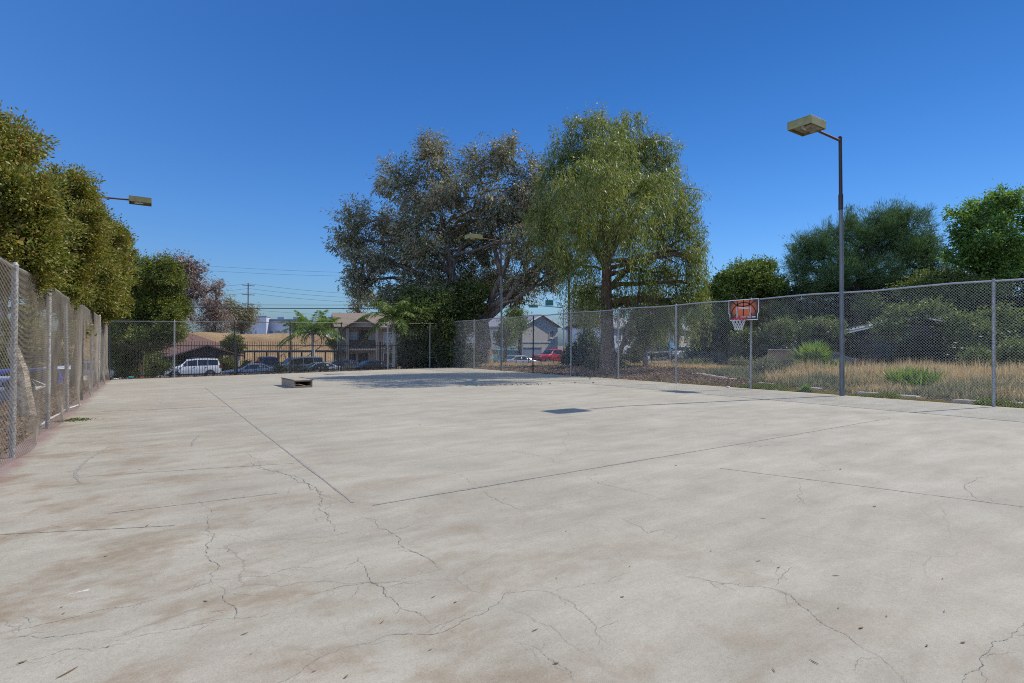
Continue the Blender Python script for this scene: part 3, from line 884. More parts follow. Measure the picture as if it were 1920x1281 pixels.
# ------------------------------------------------------------------ skate box
sb = empty('wooden_box', (4.5, 20.85, 0), 'low weathered plywood skate box lying on the concrete', 'skate box', math.radians(1.5))
MB().box((0, 0, .262), (.66, 1.86, .018)).build('top_panel', M['ply'], sb)
MB().box((-.309, 0, .133), (.018, 1.82, .24)).build('side_panel', M['ply'], sb)
MB().box((.309, 0, .133), (.018, 1.82, .24)).build('side_panel', M['ply'], sb)
MB().box((0, -.885, .035), (.6, .04, .07)).box((0, -.885, .232), (.6, .04, .042)).box((-.28, -.884, .14), (.04, .038, .142)).box((.28, -.884, .14), (.04, .038, .142)).build('end_frame', M['ply_dark'], sb)
MB().box((0, .885, .13), (.6, .04, .24)).build('end_frame', M['ply_dark'], sb)
for y in (-.25, .35):
    MB().box((0, y, .228), (.6, .04, .05)).build('cross_bar', M['ply_dark'], sb)
mb = MB(); mb.tube([(-.325, -.93, .272), (-.325, .93, .272)], .014, 6); mb.tube([(.325, -.93, .272), (.325, .93, .272)], .014, 6); mb.build('grind_rail', M['darkpost'], sb)

# ------------------------------------------------------------------ small things on the court
pth = [G(78, 799), G(92, 788), G(112, 778), G(126, 768), G(140, 764), G(150, 760)]
for p in pth: p[2] = .022
mb = MB(); fine = []
for i in range(len(pth) - 1):
    for t in np.linspace(0, 1, 5)[:-1]: fine.append(pth[i] * (1 - t) + pth[i + 1] * t)
fine.append(pth[-1]); mb.tube(fine, .02, 8)
tag(mb.build('water_pipe', M['white'], smooth=True), 'white plastic pipe lying along the foot of the left fence', 'pipe')

def litter_heap(name, c, rx, ry, h, n, size, aspect, leaf, label=None, cat=None, kind=None, rz=0.0):
    p = rng.normal(size=(n, 2)); q = np.linalg.norm(p, axis=1)
    z = h * np.exp(-q ** 2 / 1.2) * rng.uniform(0, 1, n)
    x = p[:, 0] * rx * .5; y = p[:, 1] * ry * .5
    ca, sa = math.cos(rz), math.sin(rz)
    pts = np.stack([c[0] + x * ca - y * sa, c[1] + x * sa + y * ca, c[2] + .006 + z], 1)
    d = unit(rng.normal(size=(n, 3)) * np.array([1, 1, .3]))
    L = size * rng.uniform(.6, 1.3, n)
    v, f = leaf_quads(pts, d, L, L * aspect)
    v[:, 2] = np.maximum(v[:, 2], c[2] + .004)
    return tag(np_mesh(name, v, f, M[leaf]), label, cat, kind=kind)
litter_heap('leaf_pile', G(140, 789), .34, .2, .05, 300, .05, .4, 'l_shrub', 'small heap of green and brown leaves at the foot of the left fence', 'leaf pile', kind='stuff')
litter_heap('twig_scatter', G(960, 722), 2.6, .3, .015, 90, .12, .35, 'l_leafgrey', 'line of dark dry leaves and twigs on the concrete beyond the tree shadow', 'leaf litter', kind='stuff', rz=math.radians(-15))

LEAFV = [(0, 0), (.25, .13), (.6, .17), (1, 0), (.6, -.15), (.25, -.12)]
def fallen(px, py, L, ang, curl, kindn):
    p = G(px, py)
    ca, sa = math.cos(ang), math.sin(ang)
    top = []
    for x, y in LEAFV:
        xx = (x - .5) * L; yy = y * L * (1 if kindn == 0 else .3)
        zz = .003 + curl * .35 * L * (2 * abs(x - .5)) ** 2 + (0 if abs(y) > 0 else -.01 * L)
        top.append((xx * ca - yy * sa, xx * sa + yy * ca, max(zz, .002)))
    mb = MB().add(top + [(a, b, c + .002) for a, b, c in top], [(5, 4, 3, 2, 1, 0), (6, 7, 8, 9, 10, 11)] + [(i, (i + 1) % 6, 6 + (i + 1) % 6, 6 + i) for i in range(6)])
    o = mb.build('fallen_leaf' if kindn == 0 else 'fallen_twig', M['l_leafgrey'])
    o.location = Vector((float(p[0]), float(p[1]), 0))
    if kindn == 0: tag(o, 'small dry brown leaf lying loose on the bare concrete', 'leaf', 'dry leaves on the concrete')
    else: tag(o, 'thin dark dry twig lying loose on the bare concrete', 'twig', 'twigs on the concrete')
LV = [(265, 880, .13, .2, .06, 1), (277, 986, .07, .9, .2, 0), (430, 1032, .09, 1.2, .1, 1), (200, 1043, .05, .3, .2, 0), (130, 1260, .19, .7, .1, 1), (45, 1241, .07, .2, .3, 0),
      (460, 1188, .08, .3, .1, 1), (387, 1127, .06, 2.4, .2, 0), (118, 1138, .035, .5, .3, 0), (122, 1150, .035, .9, .3, 0), (205, 1212, .03, .4, .3, 0), (717, 1166, .08, .6, .15, 1),
      (813, 1119, .07, .3, .1, 1), (854, 1129, .045, .2, .3, 0), (650, 1268, .05, .6, .3, 0), (1003, 1181, .09, .1, .1, 1), (807, 1218, .05, .1, .1, 1), (1042, 1243, .055, 2.6, .25, 0),
      (590, 1258, .05, .2, .1, 1), (1043, 1084, .03, .3, .4, 0), (1061, 996, .035, .3, .4, 0), (1267, 873, .13, .2, .1, 1), (1430, 972, .1, 2.6, .1, 1), (1638, 950, .09, 2.9, .2, 0),
      (1420, 1052, .09, 2.9, .1, 1), (1458, 1064, .05, 2.9, .2, 0), (1565, 1079, .1, 2.5, .1, 1), (1612, 1177, .07, 2.9, .25, 0), (1802, 1204, .06, 2.6, .25, 0), (1524, 1240, .09, 1.5, .1, 1),
      (1166, 1119, .05, 2.8, .3, 0), (1570, 1140, .035, .3, .3, 0), (1765, 1085, .035, .2, .3, 0), (1332, 1033, .035, .2, .3, 0), (1449, 1256, .07, .9, .1, 1), (1735, 1210, .05, .2, .25, 0),
      (1768, 1146, .07, .3, .1, 1), (1425, 838, .13, .1, .1, 1), (1180, 1062, .03, .2, .3, 0), (1660, 1155, .035, .2, .3, 0), (600, 790, .1, .1, .3, 0), (787, 797, .1, .1, .3, 0), (1575, 880, .09, .2, .3, 0), (302, 756, .12, .1, .3, 0)]
for a in LV: fallen(a[0], a[1], a[2] * .5, *a[3:])

def scrap(name, px, py, s, mat, label, cat, ball=False):
    p = G(px, py)
    mb = MB()
    if ball:
        ph = np.linspace(-PI / 2, PI / 2, 9)
        mb.tube([(0, 0, s * .5 + s * .5 * math.sin(a)) for a in ph], [max(s * .5 * math.cos(a), .002) for a in ph], 14)
    else:
        for k in range(4):
            a = rng.uniform(0, 6.28); mb.box((rng.normal() * s * .3, rng.normal() * s * .3, .02 + s * .12 * rng.uniform()), (s * rng.uniform(.4, .9), s * .3, s * .16), a, .01)
    o = mb.build(name, M[mat], smooth=ball); o.location = Vector([float(t) for t in p]); tag(o, label, cat)
scrap('ball', 206, 713, .2, 'black', 'dark deflated ball by the far left fence corner', 'ball', True)
scrap('plastic_scrap', 248, 709, .3, 'scrap_teal', 'teal plastic scrap lying at the far left edge of the court', 'litter')
scrap('paper_scrap', 218, 712, .2, 'scrap_white', 'white paper scrap beside the dark ball in the far left corner', 'litter')
scrap('paper_scrap', 302, 706, .26, 'scrap_white', 'white paper scrap by the fence in front of the white car', 'litter')
scrap('paper_scrap', 1366, 727, .16, 'scrap_white', 'crumpled white paper under the basketball hoop fence', 'litter')

# ------------------------------------------------------------------ cars
PROF = {
 'sedan': (.33, 1.42, [(-2.30, .36, .6, .62, .70, .58), (-2.2, .24, .68, .71, .82, .70), (-1.6, .2, .82, .87, .89, .76), (-.9, .2, .93, .98, .9, .78), (-.1, .2, .95, 1.40, .9, .62), (.55, .2, .97, 1.44, .9, .63),
                       (1.15, .2, .99, 1.38, .9, .61), (1.78, .2, 1.01, 1.07, .9, .72), (2.22, .24, .97, 1.03, .85, .72), (2.3, .38, .78, .82, .76, .62)], (4, 5, 6), 3, 6),
 'suv': (.37, 1.38, [(-2.27, .5, .84, .88, .76, .66), (-2.15, .36, .98, 1.03, .88, .76), (-1.5, .34, 1.06, 1.11, .92, .8), (-1.05, .34, 1.08, 1.14, .93, .8), (-.42, .34, 1.12, 1.74, .93, .68), (.4, .34, 1.14, 1.82, .93, .7),
                     (1.2, .34, 1.15, 1.83, .93, .7), (2.02, .34, 1.16, 1.78, .93, .69), (2.22, .36, 1.15, 1.2, .9, .8), (2.28, .48, .9, .95, .86, .74)], (4, 5, 6, 7), 3, 7),
 'van': (.35, 1.5, [(-2.4, .45, .8, .84, .76, .66), (-2.25, .32, .92, .98, .88, .76), (-1.75, .3, 1.02, 1.1, .92, .8), (-1.35, .3, 1.06, 1.2, .95, .82), (-.6, .3, 1.1, 1.8, .96, .76), (.4, .3, 1.12, 1.9, .96, .78),
                    (1.4, .3, 1.12, 1.9, .96, .78), (2.3, .3, 1.12, 1.86, .96, .77), (2.42, .34, 1.1, 1.2, .94, .84), (2.45, .46, .86, .9, .9, .78)], (4, 5, 6, 7), 3, 7),
 'pickup': (.42, 1.78, [(-2.85, .62, .95, 1.0, .82, .7), (-2.75, .46, 1.1, 1.17, .95, .82), (-2.0, .44, 1.2, 1.27, .98, .84), (-1.3, .44, 1.22, 1.3, .98, .84), (-.62, .44, 1.25, 1.86, .98, .72), (.1, .44, 1.26, 1.93, .98, .73),
                       (.72, .44, 1.27, 1.88, .98, .72), (.92, .44, 1.27, 1.33, .98, .9), (2.72, .46, 1.27, 1.33, .96, .9), (2.85, .6, 1.2, 1.26, .94, .88)], (4, 5, 6), 3, 6),
}
def car(kind, px, s, head, paint, label, z=None, cat='car', group=None, name='parked_car', wheel_mat='rim', rack=False):
    R, wx, st, cab, ws, rw = PROF[kind]
    p = at(px, s)
    r = empty(name, (p[0], p[1], p[2] if z is None else z), label, cat, math.radians(head), group)
    def sect(i):
        x, zb, zl, zt, w, wt = st[i]
        hlf = [(w * .8, zb), (w * .97, zb + .1), (w, zb * .45 + zl * .55), (w * .975, zl), (wt, zt - .045 if zt - zl > .2 else zt - .01), (wt * .8, zt)]
        return x, hlf + [(0, zt + .015)]
    rings = []
    for i in range(len(st)):
        x, h = sect(i)
        rings.append([(x, y, z_) for y, z_ in h] + [(x, -y, z_) for y, z_ in h[-2::-1]])
    n = len(rings[0])
    vs = [q for ring in rings for q in ring]
    fs = []
    for i in range(len(rings) - 1):
        for k in range(n):
            fs.append((i * n + k, (i + 1) * n + k, (i + 1) * n + (k + 1) % n, i * n + (k + 1) % n))
    fs.append(tuple(range(n))); fs.append(tuple((len(rings) - 1) * n + k for k in range(n))[::-1])
    MB().add(vs, fs).build('body', M[paint], r, smooth=True)
    # glazing follows the body surface
    def side(i, t, v):
        xa, ha = sect(i); xb_, hb_ = sect(i + 1)
        a = np.array(ha[3]) * (1 - v) + np.array(ha[4]) * v; b = np.array(hb_[3]) * (1 - v) + np.array(hb_[4]) * v
        y, z_ = a * (1 - t) + b * t
        return np.array([xa * (1 - t) + xb_ * t, y, z_])
    for sg in (1, -1):
        for j, i in enumerate(range(cab[0] - 1, cab[-1] + 1)):
            first, last = i == cab[0] - 1, i == cab[-1]
            if last and kind in ('suv', 'van', 'pickup'): continue
            t0, t1 = (.42, .97) if first else ((.03, .6) if last else (.04, .96))
            va, vb = .1, .9
            q = [side(i, t0, va), side(i, t1, va), side(i, t1, vb), side(i, t0 if not first else t0 + (t1 - t0) * .62, vb if not last else .55)]
            if last: q[2] = side(i, t1, .3); q[3] = side(i, t0, vb)
            if first: q[0] = side(i, t0, .25); q[3] = side(i, t1 - .12, vb); 
            o = np.array([0, .014, .006])
            pts = [(a + o) * np.array([1, sg, 1]) for a in q]
            pts += [(a - o * .6) * np.array([1, sg, 1]) for a in q]
            MB().add(pts, [(0, 1, 2, 3) if sg < 0 else (3, 2, 1, 0)] + [(k, 4 + k, 4 + (k + 1) % 4, (k + 1) % 4) for k in range(4)]).build('side_window', M['glass'], r)
    def screen(i, nm, fwd):
        xa, ha = sect(i); xb_, hb_ = sect(i + 1)
        A = [np.array([xa, ha[k][0], ha[k][1]]) for k in (4, 5, 6)]; B = [np.array([xb_, hb_[k][0], hb_[k][1]]) for k in (4, 5, 6)]
        pts = []
        for t in (.1, .92) if fwd else (.08, .9):
            row = [A[k] * (1 - t) + B[k] * t for k in range(3)]
            row[0] = row[0] * .9 + row[1] * .1
            pts += row + [row[1] * np.array([1, -1, 1]), row[0] * np.array([1, -1, 1])]
        nr = np.array([-(B[2][2] - A[2][2]), 0, B[2][0] - A[2][0]]); nr /= np.linalg.norm(nr)
        if nr[2] < 0: nr = -nr
        pts = [p_ + nr * .016 for p_ in pts]
        MB().add(pts, [(k, k + 1, k + 6, k + 5) for k in range(4)]).build(nm, M['glass'], r)
    screen(ws, 'windshield', True); screen(rw, 'rear_window', False)
    hw = max(q[4] for q in st)
    for x in (-wx, wx):
        for sg in (1, -1):
            mb = MB(); mb.tube([(x, sg * (hw - .24), R), (x, sg * (hw - .21), R), (x, sg * (hw - .03), R), (x, sg * (hw + .0), R)], [R * .8, R, R, R * .86], 18)
            wl = mb.build('wheel', M['tyre'], r, smooth=True)
            mb = MB(); mb.tube([(x, sg * (hw - .02), R), (x, sg * (hw + .012), R), (x, sg * (hw + .004), R)], [R * .66, R * .62, R * .1], 14); mb.build('rim', M[wheel_mat], wl)
            # arch
            mb = MB(); n_ = 12; pts = []
            for k in range(n_ + 1):
                a = PI * k / n_
                for rr, yy in ((R * 1.2, hw + .006), (R * .98, hw + .006), (R * 1.2, hw - .1)):
                    pts.append((x + rr * math.cos(a), sg * yy, max(R + rr * math.sin(a) * 1.02, .05)))
            mb.add(pts, [(3 * k, 3 * k + 1, 3 * k + 4, 3 * k + 3) for k in range(n_)] + [(3 * k, 3 * k + 3, 3 * k + 5, 3 * k + 2) for k in range(n_)])
            mb.build('wheel_arch', M['black'], r)
    x0, zb0, zl0, zt0, w0, wt0 = st[1]; x1, zb1, zl1, zt1, w1, wt1 = st[-2]
    for sg in (1, -1):
        MB().box((x0 + .0, sg * (w0 - .2), zl0 - .09), (.2, .34, .15), bev=.03).build('headlight', M['lampclear'], r)
        MB().box((x1 + .0, sg * (w1 - .1), zl1 - (.12 if kind == 'sedan' else .02)), (.14, .24, .16 if kind == 'sedan' else .34), bev=.03).build('taillight', M['lampred'], r)
        xm = st[cab[0] - 1][0] + .32
        MB().box((xm, sg * (hw + .09), st[cab[0]][2] + .09), (.11, .2, .14), bev=.03).build('mirror', M[paint], r)
        for xx in ((st[cab[0]][0] + .55), (st[cab[0]][0] + 1.45)):
            MB().box((xx, sg * (hw - .004), st[5][2] - .1), (.16, .03, .03), bev=.008).build('door_handle', M['black'], r)
    MB().box((x0 - .06, 0, zb0 + .2), (.14, w0 * 1.7, .2), bev=.04).build('bumper', M['black' if kind in ('suv', 'pickup') else paint], r)
    MB().box((x1 + .04, 0, zb1 + .2), (.14, w1 * 1.7, .2), bev=.04).build('bumper', M['black' if kind in ('suv', 'pickup') else paint], r)
    MB().box((x0 - .03, 0, zl0 - .1), (.1, w0 * .9, .16), bev=.02).build('grille', M['black'], r)
    MB().box((x1 + .07, 0, (zb1 + zl1) / 2 + .1), (.05, .3, .15)).build('plate', M['white'], r)
    if kind == 'pickup':
        MB().box((1.8, 0, 1.352), (1.7, 1.62, .03), bev=.01).build('bed_cover', M['black'], r)
    if rack:
        mb = MB()
        for sg in (1, -1):
            mb.tube([(-.2, sg * .6, 1.83), (0, sg * .6, 1.9), (1.7, sg * .6, 1.9), (1.9, sg * .6, 1.83)], .025, 6)
        for xx in (.1, .8, 1.6): mb.tube([(xx, -.6, 1.9), (xx, .6, 1.9)], .02, 6)
        mb.build('roof_rack', M['black'], r)
    return r

def paint(nm, c, rough=.28, metal=0.0):
    M[nm] = pm(nm, c, tuple(v * .9 for v in c), 1.2, rough, metal, coat=.5)
paint('paint_white', (.72, .73, .74)); paint('paint_silver', (.42, .44, .46), .3, .5); paint('paint_grey', (.2, .22, .24), .3, .4)
paint('paint_black', (.015, .016, .018)); paint('paint_navy', (.02, .035, .09)); paint('paint_blue', (.035, .06, .42)); paint('paint_red', (.5, .018, .022)); paint('paint_teal', (.04, .3, .28)); paint('paint_bluegrey', (.12, .17, .25), .3, .3)

car('suv', 360, 49.5, 0, 'paint_white', 'white boxy SUV with black bumpers parked side-on behind the far left fence', cat='car', rack=True)
car('suv', 152, 41, 0, 'paint_silver', 'silver car with a red tail light behind the far left fence corner')
car('suv', 104, 31, 78, 'paint_white', 'white car with a red tail light seen through the left fence mesh')
car('sedan', -22, 20.5, 60, 'paint_white', 'white car with its front corner showing lowest at the left edge')
car('suv', 8, 27, 40, 'paint_blue', 'bright blue car behind the left fence')
car('sedan', 466, 48, 3, 'paint_bluegrey', 'blue grey sedan behind the pickets to the right of the white boxy SUV')
car('suv', 505, 56, 92, 'paint_black', 'black SUV facing the court behind the blue grey sedan')
car('van', 556, 54, 6, 'paint_grey', 'grey hatchback parked behind the silver white sedan and bushes')
car('sedan', 592, 50, 2, 'paint_silver', 'silver white sedan behind the pickets below the queen palm')
car('sedan', 637, 52, 4, 'paint_navy', 'navy blue sedan between the silver sedan and the beige apartment house')
car('sedan', 690, 47, 5, 'paint_black', 'black sedan in front of the beige apartment house')
car('pickup', 1038, 67, 4, 'paint_red', 'bright red pickup truck parked before the pale gabled house', cat='pickup truck', name='pickup_truck')
car('van', 955, 70, 184, 'paint_teal', 'teal minivan parked to the left of the red pickup truck', cat='minivan', name='minivan')
car('sedan', 978, 52, 182, 'paint_silver', 'silver sedan in front of the teal minivan, behind dry grass')
car('suv', 1243, 55, 30, 'paint_black', 'black SUV on the driveway seen through the right fence')
car('sedan', 1282, 58, 22, 'paint_white', 'white sedan beside the black SUV beyond the right fence')
car('sedan', 1215, 70, 24, 'paint_silver', 'silver sedan farthest back beyond the right fence, left of the black SUV')
car('pickup', 1335, 62, 24, 'paint_silver', 'silver pickup truck right of the white sedan beyond the right fence', cat='pickup truck', name='pickup_truck')
car('sedan', 1530, 33, -62, 'paint_black', 'dark car half hidden behind the big fan palm bush')

# ------------------------------------------------------------------ buildings
def window(parent, c, w, h, face, mat='winglass', frame='trim', sill=True, mull=True):
    """face: 'x-' or 'y-' etc = outward direction in the building's own frame"""
    ax = 0 if face[0] == 'x' else 1
    sg = -1 if face[1] == '-' else 1
    def bx(mb, du, dz, wu, hz, dep, off):
        cc = list(c); cc[1 - ax] += du; cc[2] += dz; cc[ax] += sg * off
        d = [0, 0, hz]; d[1 - ax] = wu; d[ax] = dep
        mb.box(cc, d)
    mb = MB()
    for du in (-w / 2, w / 2): bx(mb, du, 0, .09, h + .09, .1, .03)
    for dz in (-h / 2, h / 2): bx(mb, 0, dz, w - .09, .09, .1, .03)
    if mull: bx(mb, 0, 0, .05, h - .09, .07, .025)
    fr_ = mb.build('window', M[frame], parent)
    mb = MB(); bx(mb, 0, 0, w - .09, h - .09, .02, .006); mb.build('pane', M[mat], fr_)
    if sill:
        mb = MB(); bx(mb, 0, -h / 2 - .1, w + .25, .1, .18, .06); mb.build('sill', M[frame], fr_)

def gable_roof(mb, x0, x1, y0, y1, ze, zr, th=.16, over=.45, along='x'):
    if along == 'x':
        ym = (y0 + y1) / 2
        for ya in (y0 - over, y1 + over):
            k = (zr - ze) / (abs(ym - (y0 if ya < ym else y1)))
            zo = ze - over * k
            pts = [(x0 - over, ya, zo), (x1 + over, ya, zo), (x1 + over, ym, zr), (x0 - over, ym, zr)]
            mb.add(pts + [(a, b, c + th) for a, b, c in pts], [(0, 1, 2, 3), (7, 6, 5, 4)] + [(i, (i + 1) % 4, 4 + (i + 1) % 4, 4 + i) for i in range(4)])
    else:
        xm = (x0 + x1) / 2
        for xa in (x0 - over, x1 + over):
            k = (zr - ze) / (abs(xm - (x0 if xa < xm else x1)))
            zo = ze - over * k
            pts = [(xa, y0 - over, zo), (xa, y1 + over, zo), (xm, y1 + over, zr), (xm, y0 - over, zr)]
            mb.add(pts + [(a, b, c + th) for a, b, c in pts], [(0, 1, 2, 3), (7, 6, 5, 4)] + [(i, (i + 1) % 4, 4 + (i + 1) % 4, 4 + i) for i in range(4)])
    return mb

# brown roofed house on the far left
p = W(355, HZ, 66)
hs = empty('house', (p[0] - 2.6, p[1], -1.55), 'low house with a brown shingle roof behind the white boxy SUV', 'house', math.radians(4))
MB().prism([(-5, -5), (5.4, -5), (5.4, 5), (-5, 5)], 2, 0, 2.45).build('wall', M['stucco_beige'], hs)
mb = MB()
X0, X1, Y0, Y1, ZE, ZR = -6, 7.6, -6.2, 6, 2.2, 4.4
mb.add([(X0, Y0, ZE), (X1, Y0, ZE), (X1, Y1, ZE), (X0, Y1, ZE), (-1.5, 0, ZR), (3.0, 0, ZR), (X0, Y0, ZE - .2), (X1, Y0, ZE - .2), (X1, Y1, ZE - .2), (X0, Y1, ZE - .2)],
       [(0, 1, 5, 4), (1, 2, 5), (2, 3, 4, 5), (3, 0, 4), (6, 7, 1, 0), (7, 8, 2, 1), (8, 9, 3, 2), (9, 6, 0, 3), (9, 8, 7, 6)])
mb.build('roof', M['shingle_brown'], hs)
MB().box((-3, -5.02, 1.05), (2.2, .08, 2.1)).build('garage_door', M['ply_dark'], hs)
window(hs, (1.0, -5.0, 1.45), 1.4, 1.1, 'y-'); window(hs, (3.6, -5.0, 1.45), 1.4, 1.1, 'y-')
MB().box((-.8, -5.02, 1.0), (.9, .08, 2.0)).build('door', M['ply_dark'], hs)
# lean-to in front with tilted dark roof edge
cg = empty('carport', (W(398, HZ, 57)[0], W(398, HZ, 57)[1], -1.55), 'dark gabled carport in front of the brown roofed house', 'carport', math.radians(3))
mb = MB(); gable_roof(mb, -3.8, 2.2, -2.6, 2.6, 1.95, 2.95, .14, .3, 'y'); mb.build('roof', M['shingle_brown'], cg)
for xx in (-3.7, 2.1):
    for yy in (-2.5, 2.5): MB().box((xx, yy, 1.0), (.14, .14, 2.0)).build('post', M['trim'], cg)
MB().prism([(-3.75, 1.96), (2.15, 1.96), (-.8, 2.93)], 1, -2.62, -2.55).build('gable_board', M['wood_wall'], cg)
tb = empty('storage_building', (-17, 8, -1.4), 'long brown walled building beyond the cars behind the left fence', 'building')
hl_ = [ell(x + rng.normal() * .4, 57 + rng.normal() * .6, .3, 1.5, 1.3, 2.3 + .3 * rng.normal()) for x in np.arange(-18, -5.5, 1.7)]
hg_ = empty('hedge', (-11.7, 57, -1.5), 'tall dark hedge closing the car park behind the left fence', 'hedge')
v, f, tips = scatter([(c - np.array([-11.7, 57, -1.5]), r) for c, r in hl_], 42000, .2, .45, clump=.3, per=34, inner=.5, lo=.6, spray=.4)
np_mesh('foliage', v, f, M['l_shrub'], hg_)
mb = MB()
for x in np.arange(-6, 6, 1.7): mb.tube([(x, 0, -.2), (x + .1, .1, 2.2)], [.08, .03], 6)
mb.build('stem', M['bark_dark'], hg_)
MB().prism([(-9, -14), (0, -14), (0, 62), (-9, 62)], 2, -.3, 4.6).build('wall', M['brown_wall'], tb)
MB().box((-4.5, 24, 4.75), (9.8, 76.8, .3)).build('roof', M['shingle_tan'], tb)
for yy in range(-8, 60, 9):
    window(tb, (0, yy, 2.4), 1.6, 1.2, 'x+'); MB().box((.03, yy + 3.6, 1.05), (.08, 1.0, 2.1)).build('door', M['ply_dark'], tb)
# long flat carport
q0 = W(428, HZ, 60); q1 = W(648, HZ, 60)
Lc = float(np.hypot(*(q1 - q0)[:2])); ac = math.atan2(q1[1] - q0[1], q1[0] - q0[0])
cp = empty('carport', (q0[0], q0[1], -1.5), 'long low flat roofed carport running below the dry embankment', 'carport', ac)
MB().box((Lc / 2, 1.5, 2.32), (Lc, 3.6, .14)).build('roof', M['ind_dark'], cp)
MB().box((Lc / 2, -.34, 2.3), (Lc, .06, .22)).build('fascia', M['darkpost'], cp)
for u in np.arange(.3, Lc, 2.6):
    for yy in (0, 3.0): MB().box((u, yy, 1.12), (.12, .12, 2.26)).build('post', M['darkpost'], cp)

# beige two storey apartment house
p = W(693, HZ, 62)
ap = empty('apartment_house', (p[0], p[1], -1.5), 'beige stucco two storey apartment house with a gabled porch behind the pickets', 'apartment house', math.radians(-13))
MB().prism([(-3.4, 0), (9, 0), (9, 9), (-3.4, 9)], 2, 0, 5.05).build('wall', M['stucco_beige'], ap)
mb = MB(); gable_roof(mb, -3.4, 9, 0, 9, 5.05, 6.7, .16, .5, 'x'); mb.build('roof', M['shingle_tan'], ap)
mb = MB(); mb.prism([(-3.3, 5.05), (-3.3, 5.05)], 0, 0, 1) if False else None
MB().prism([(0.03, 5.06), (8.97, 5.06), (4.5, 6.6)], 0, -3.38, -3.3).build('gable_wall', M['stucco_beige'], ap)
mb = MB(); gable_roof(mb, -2.7, .9, -1.0, 2.0, 4.95, 5.95, .14, .35, 'y'); mb.build('porch_roof', M['shingle_tan'], ap)
MB().prism([(-2.6, 5.0), (.8, 5.0), (-.9, 5.9)], 1, -1.0, -.92).build('porch_gable', M['stucco_beige'], ap)
for xx in (-2.5, .7): MB().box((xx, -.9, 2.45), (.3, .3, 4.9)).build('porch_post', M['stucco_beige'], ap)
MB().box((-.9, -.45, 2.5), (3.4, .9, .18)).build('balcony', M['trim'], ap)
MB().box((-.9, -.88, 3.1), (2.9, .05, .95)).build('balcony_rail', M['wood_wall'], ap)
MB().box((-.7, -.03, 3.65), (1.0, .1, 2.1)).build('door', M['wood_wall'], ap)
MB().box((-.7, -.03, 1.05), (1.0, .1, 2.1)).build('door', M['wood_wall'], ap)
for xx in (-2.0, 2.1, 4.6, 6.9):
    window(ap, (xx, 0, 3.75), 1.1, 1.35, 'y-', 'blind'); window(ap, (xx, 0, 1.45), 1.1, 1.25, 'y-', 'winglass')
MB().box((2.8, -.03, 2.6), (12, .05, .14)).build('belt_trim', M['trim'], ap)

# pale gabled house behind the red pickup
p = W(1012, HZ, 82)
gh = empty('house', (p[0], p[1], -.75), 'pale stucco two storey house with a grey gabled roof behind the red pickup truck', 'house', math.radians(9))
MB().prism([(-3.6, 0), (4.0, 0), (4.0, 14), (-3.6, 14)], 2, 0, 5.15).build('wall', M['stucco_grey'], gh)
MB().prism([(-3.58, 5.15), (3.98, 5.15), (.2, 6.72)], 1, .02, .1).build('gable_wall', M['stucco_grey'], gh)
mb = MB(); gable_roof(mb, -3.6, 4.0, 0, 14, 5.15, 6.75, .16, .5, 'y'); mb.build('roof', M['shingle_grey'], gh)
mb = MB()
for sg in (-1, 1):
    a = (.2, -.52, 6.78); b = (.2 + sg * 4.3, -.52, 4.97)
    mb.add([(a[0], a[1], a[2] + .16), (b[0], b[1], b[2] + .16), (b[0], b[1], b[2] - .06), (a[0], a[1], a[2] - .06), (a[0], a[1] - .04, a[2] + .16), (b[0], b[1] - .04, b[2] + .16), (b[0], b[1] - .04, b[2] - .06), (a[0], a[1] - .04, a[2] - .06)],
           [(0, 1, 2, 3), (7, 6, 5, 4), (0, 4, 5, 1), (1, 5, 6, 2), (2, 6, 7, 3), (3, 7, 4, 0)])
mb.build('barge_board', M['white'], gh)
MB().box((.2, -.03, 2.62), (7.5, .08, .14)).build('belt_trim', M['ind_dark'], gh)
for yy, zz in ((2.2, 3.9), (2.2, 1.3), (6, 3.9)): window(gh, (-3.6, yy, zz), 1.2, 1.2, 'x-')
window(gh, (2.6, 0, 3.9), .9, 1.1, 'y-')
bx_ = empty('utility_box', W(998, HZ, 78).tolist()[:2] + [-.75], 'dark enclosure beside the front of the red pickup truck', 'enclosure')
MB().box((0, 0, .9), (3.2, .2, 1.8)).build('panel', M['ind_dark'], bx_); MB().box((0, 0, 1.84), (3.3, .3, .08)).build('cap', M['darkpost'], bx_)

# houses beyond the right fence, behind the hanging tree
for px, s, rz, w, lab in ((1180, 84, 18, 11, 'grey roofed house mostly hidden behind the hanging eucalyptus branches'), (1285, 92, 22, 12, 'farther grey roofed house between the hanging eucalyptus and the backboard')):
    p = W(px, HZ, s)
    h_ = empty('house', (p[0], p[1], -.8), lab, 'house', math.radians(rz))
    MB().prism([(-w / 2, 0), (w / 2, 0), (w / 2, 8), (-w / 2, 8)], 2, 0, 4.9).build('wall', M['ind_wall' if px < 1200 else 'stucco_grey'], h_)
    mb = MB(); gable_roof(mb, -w / 2, w / 2, 0, 8, 4.9, 6.6, .16, .5, 'x'); mb.build('roof', M['shingle_grey'], h_)
    for xx in (-3.5, 0, 3.5): window(h_, (xx, 0, 3.6), 1.2, 1.2, 'y-'); window(h_, (xx, 0, 1.3), 1.2, 1.2, 'y-')

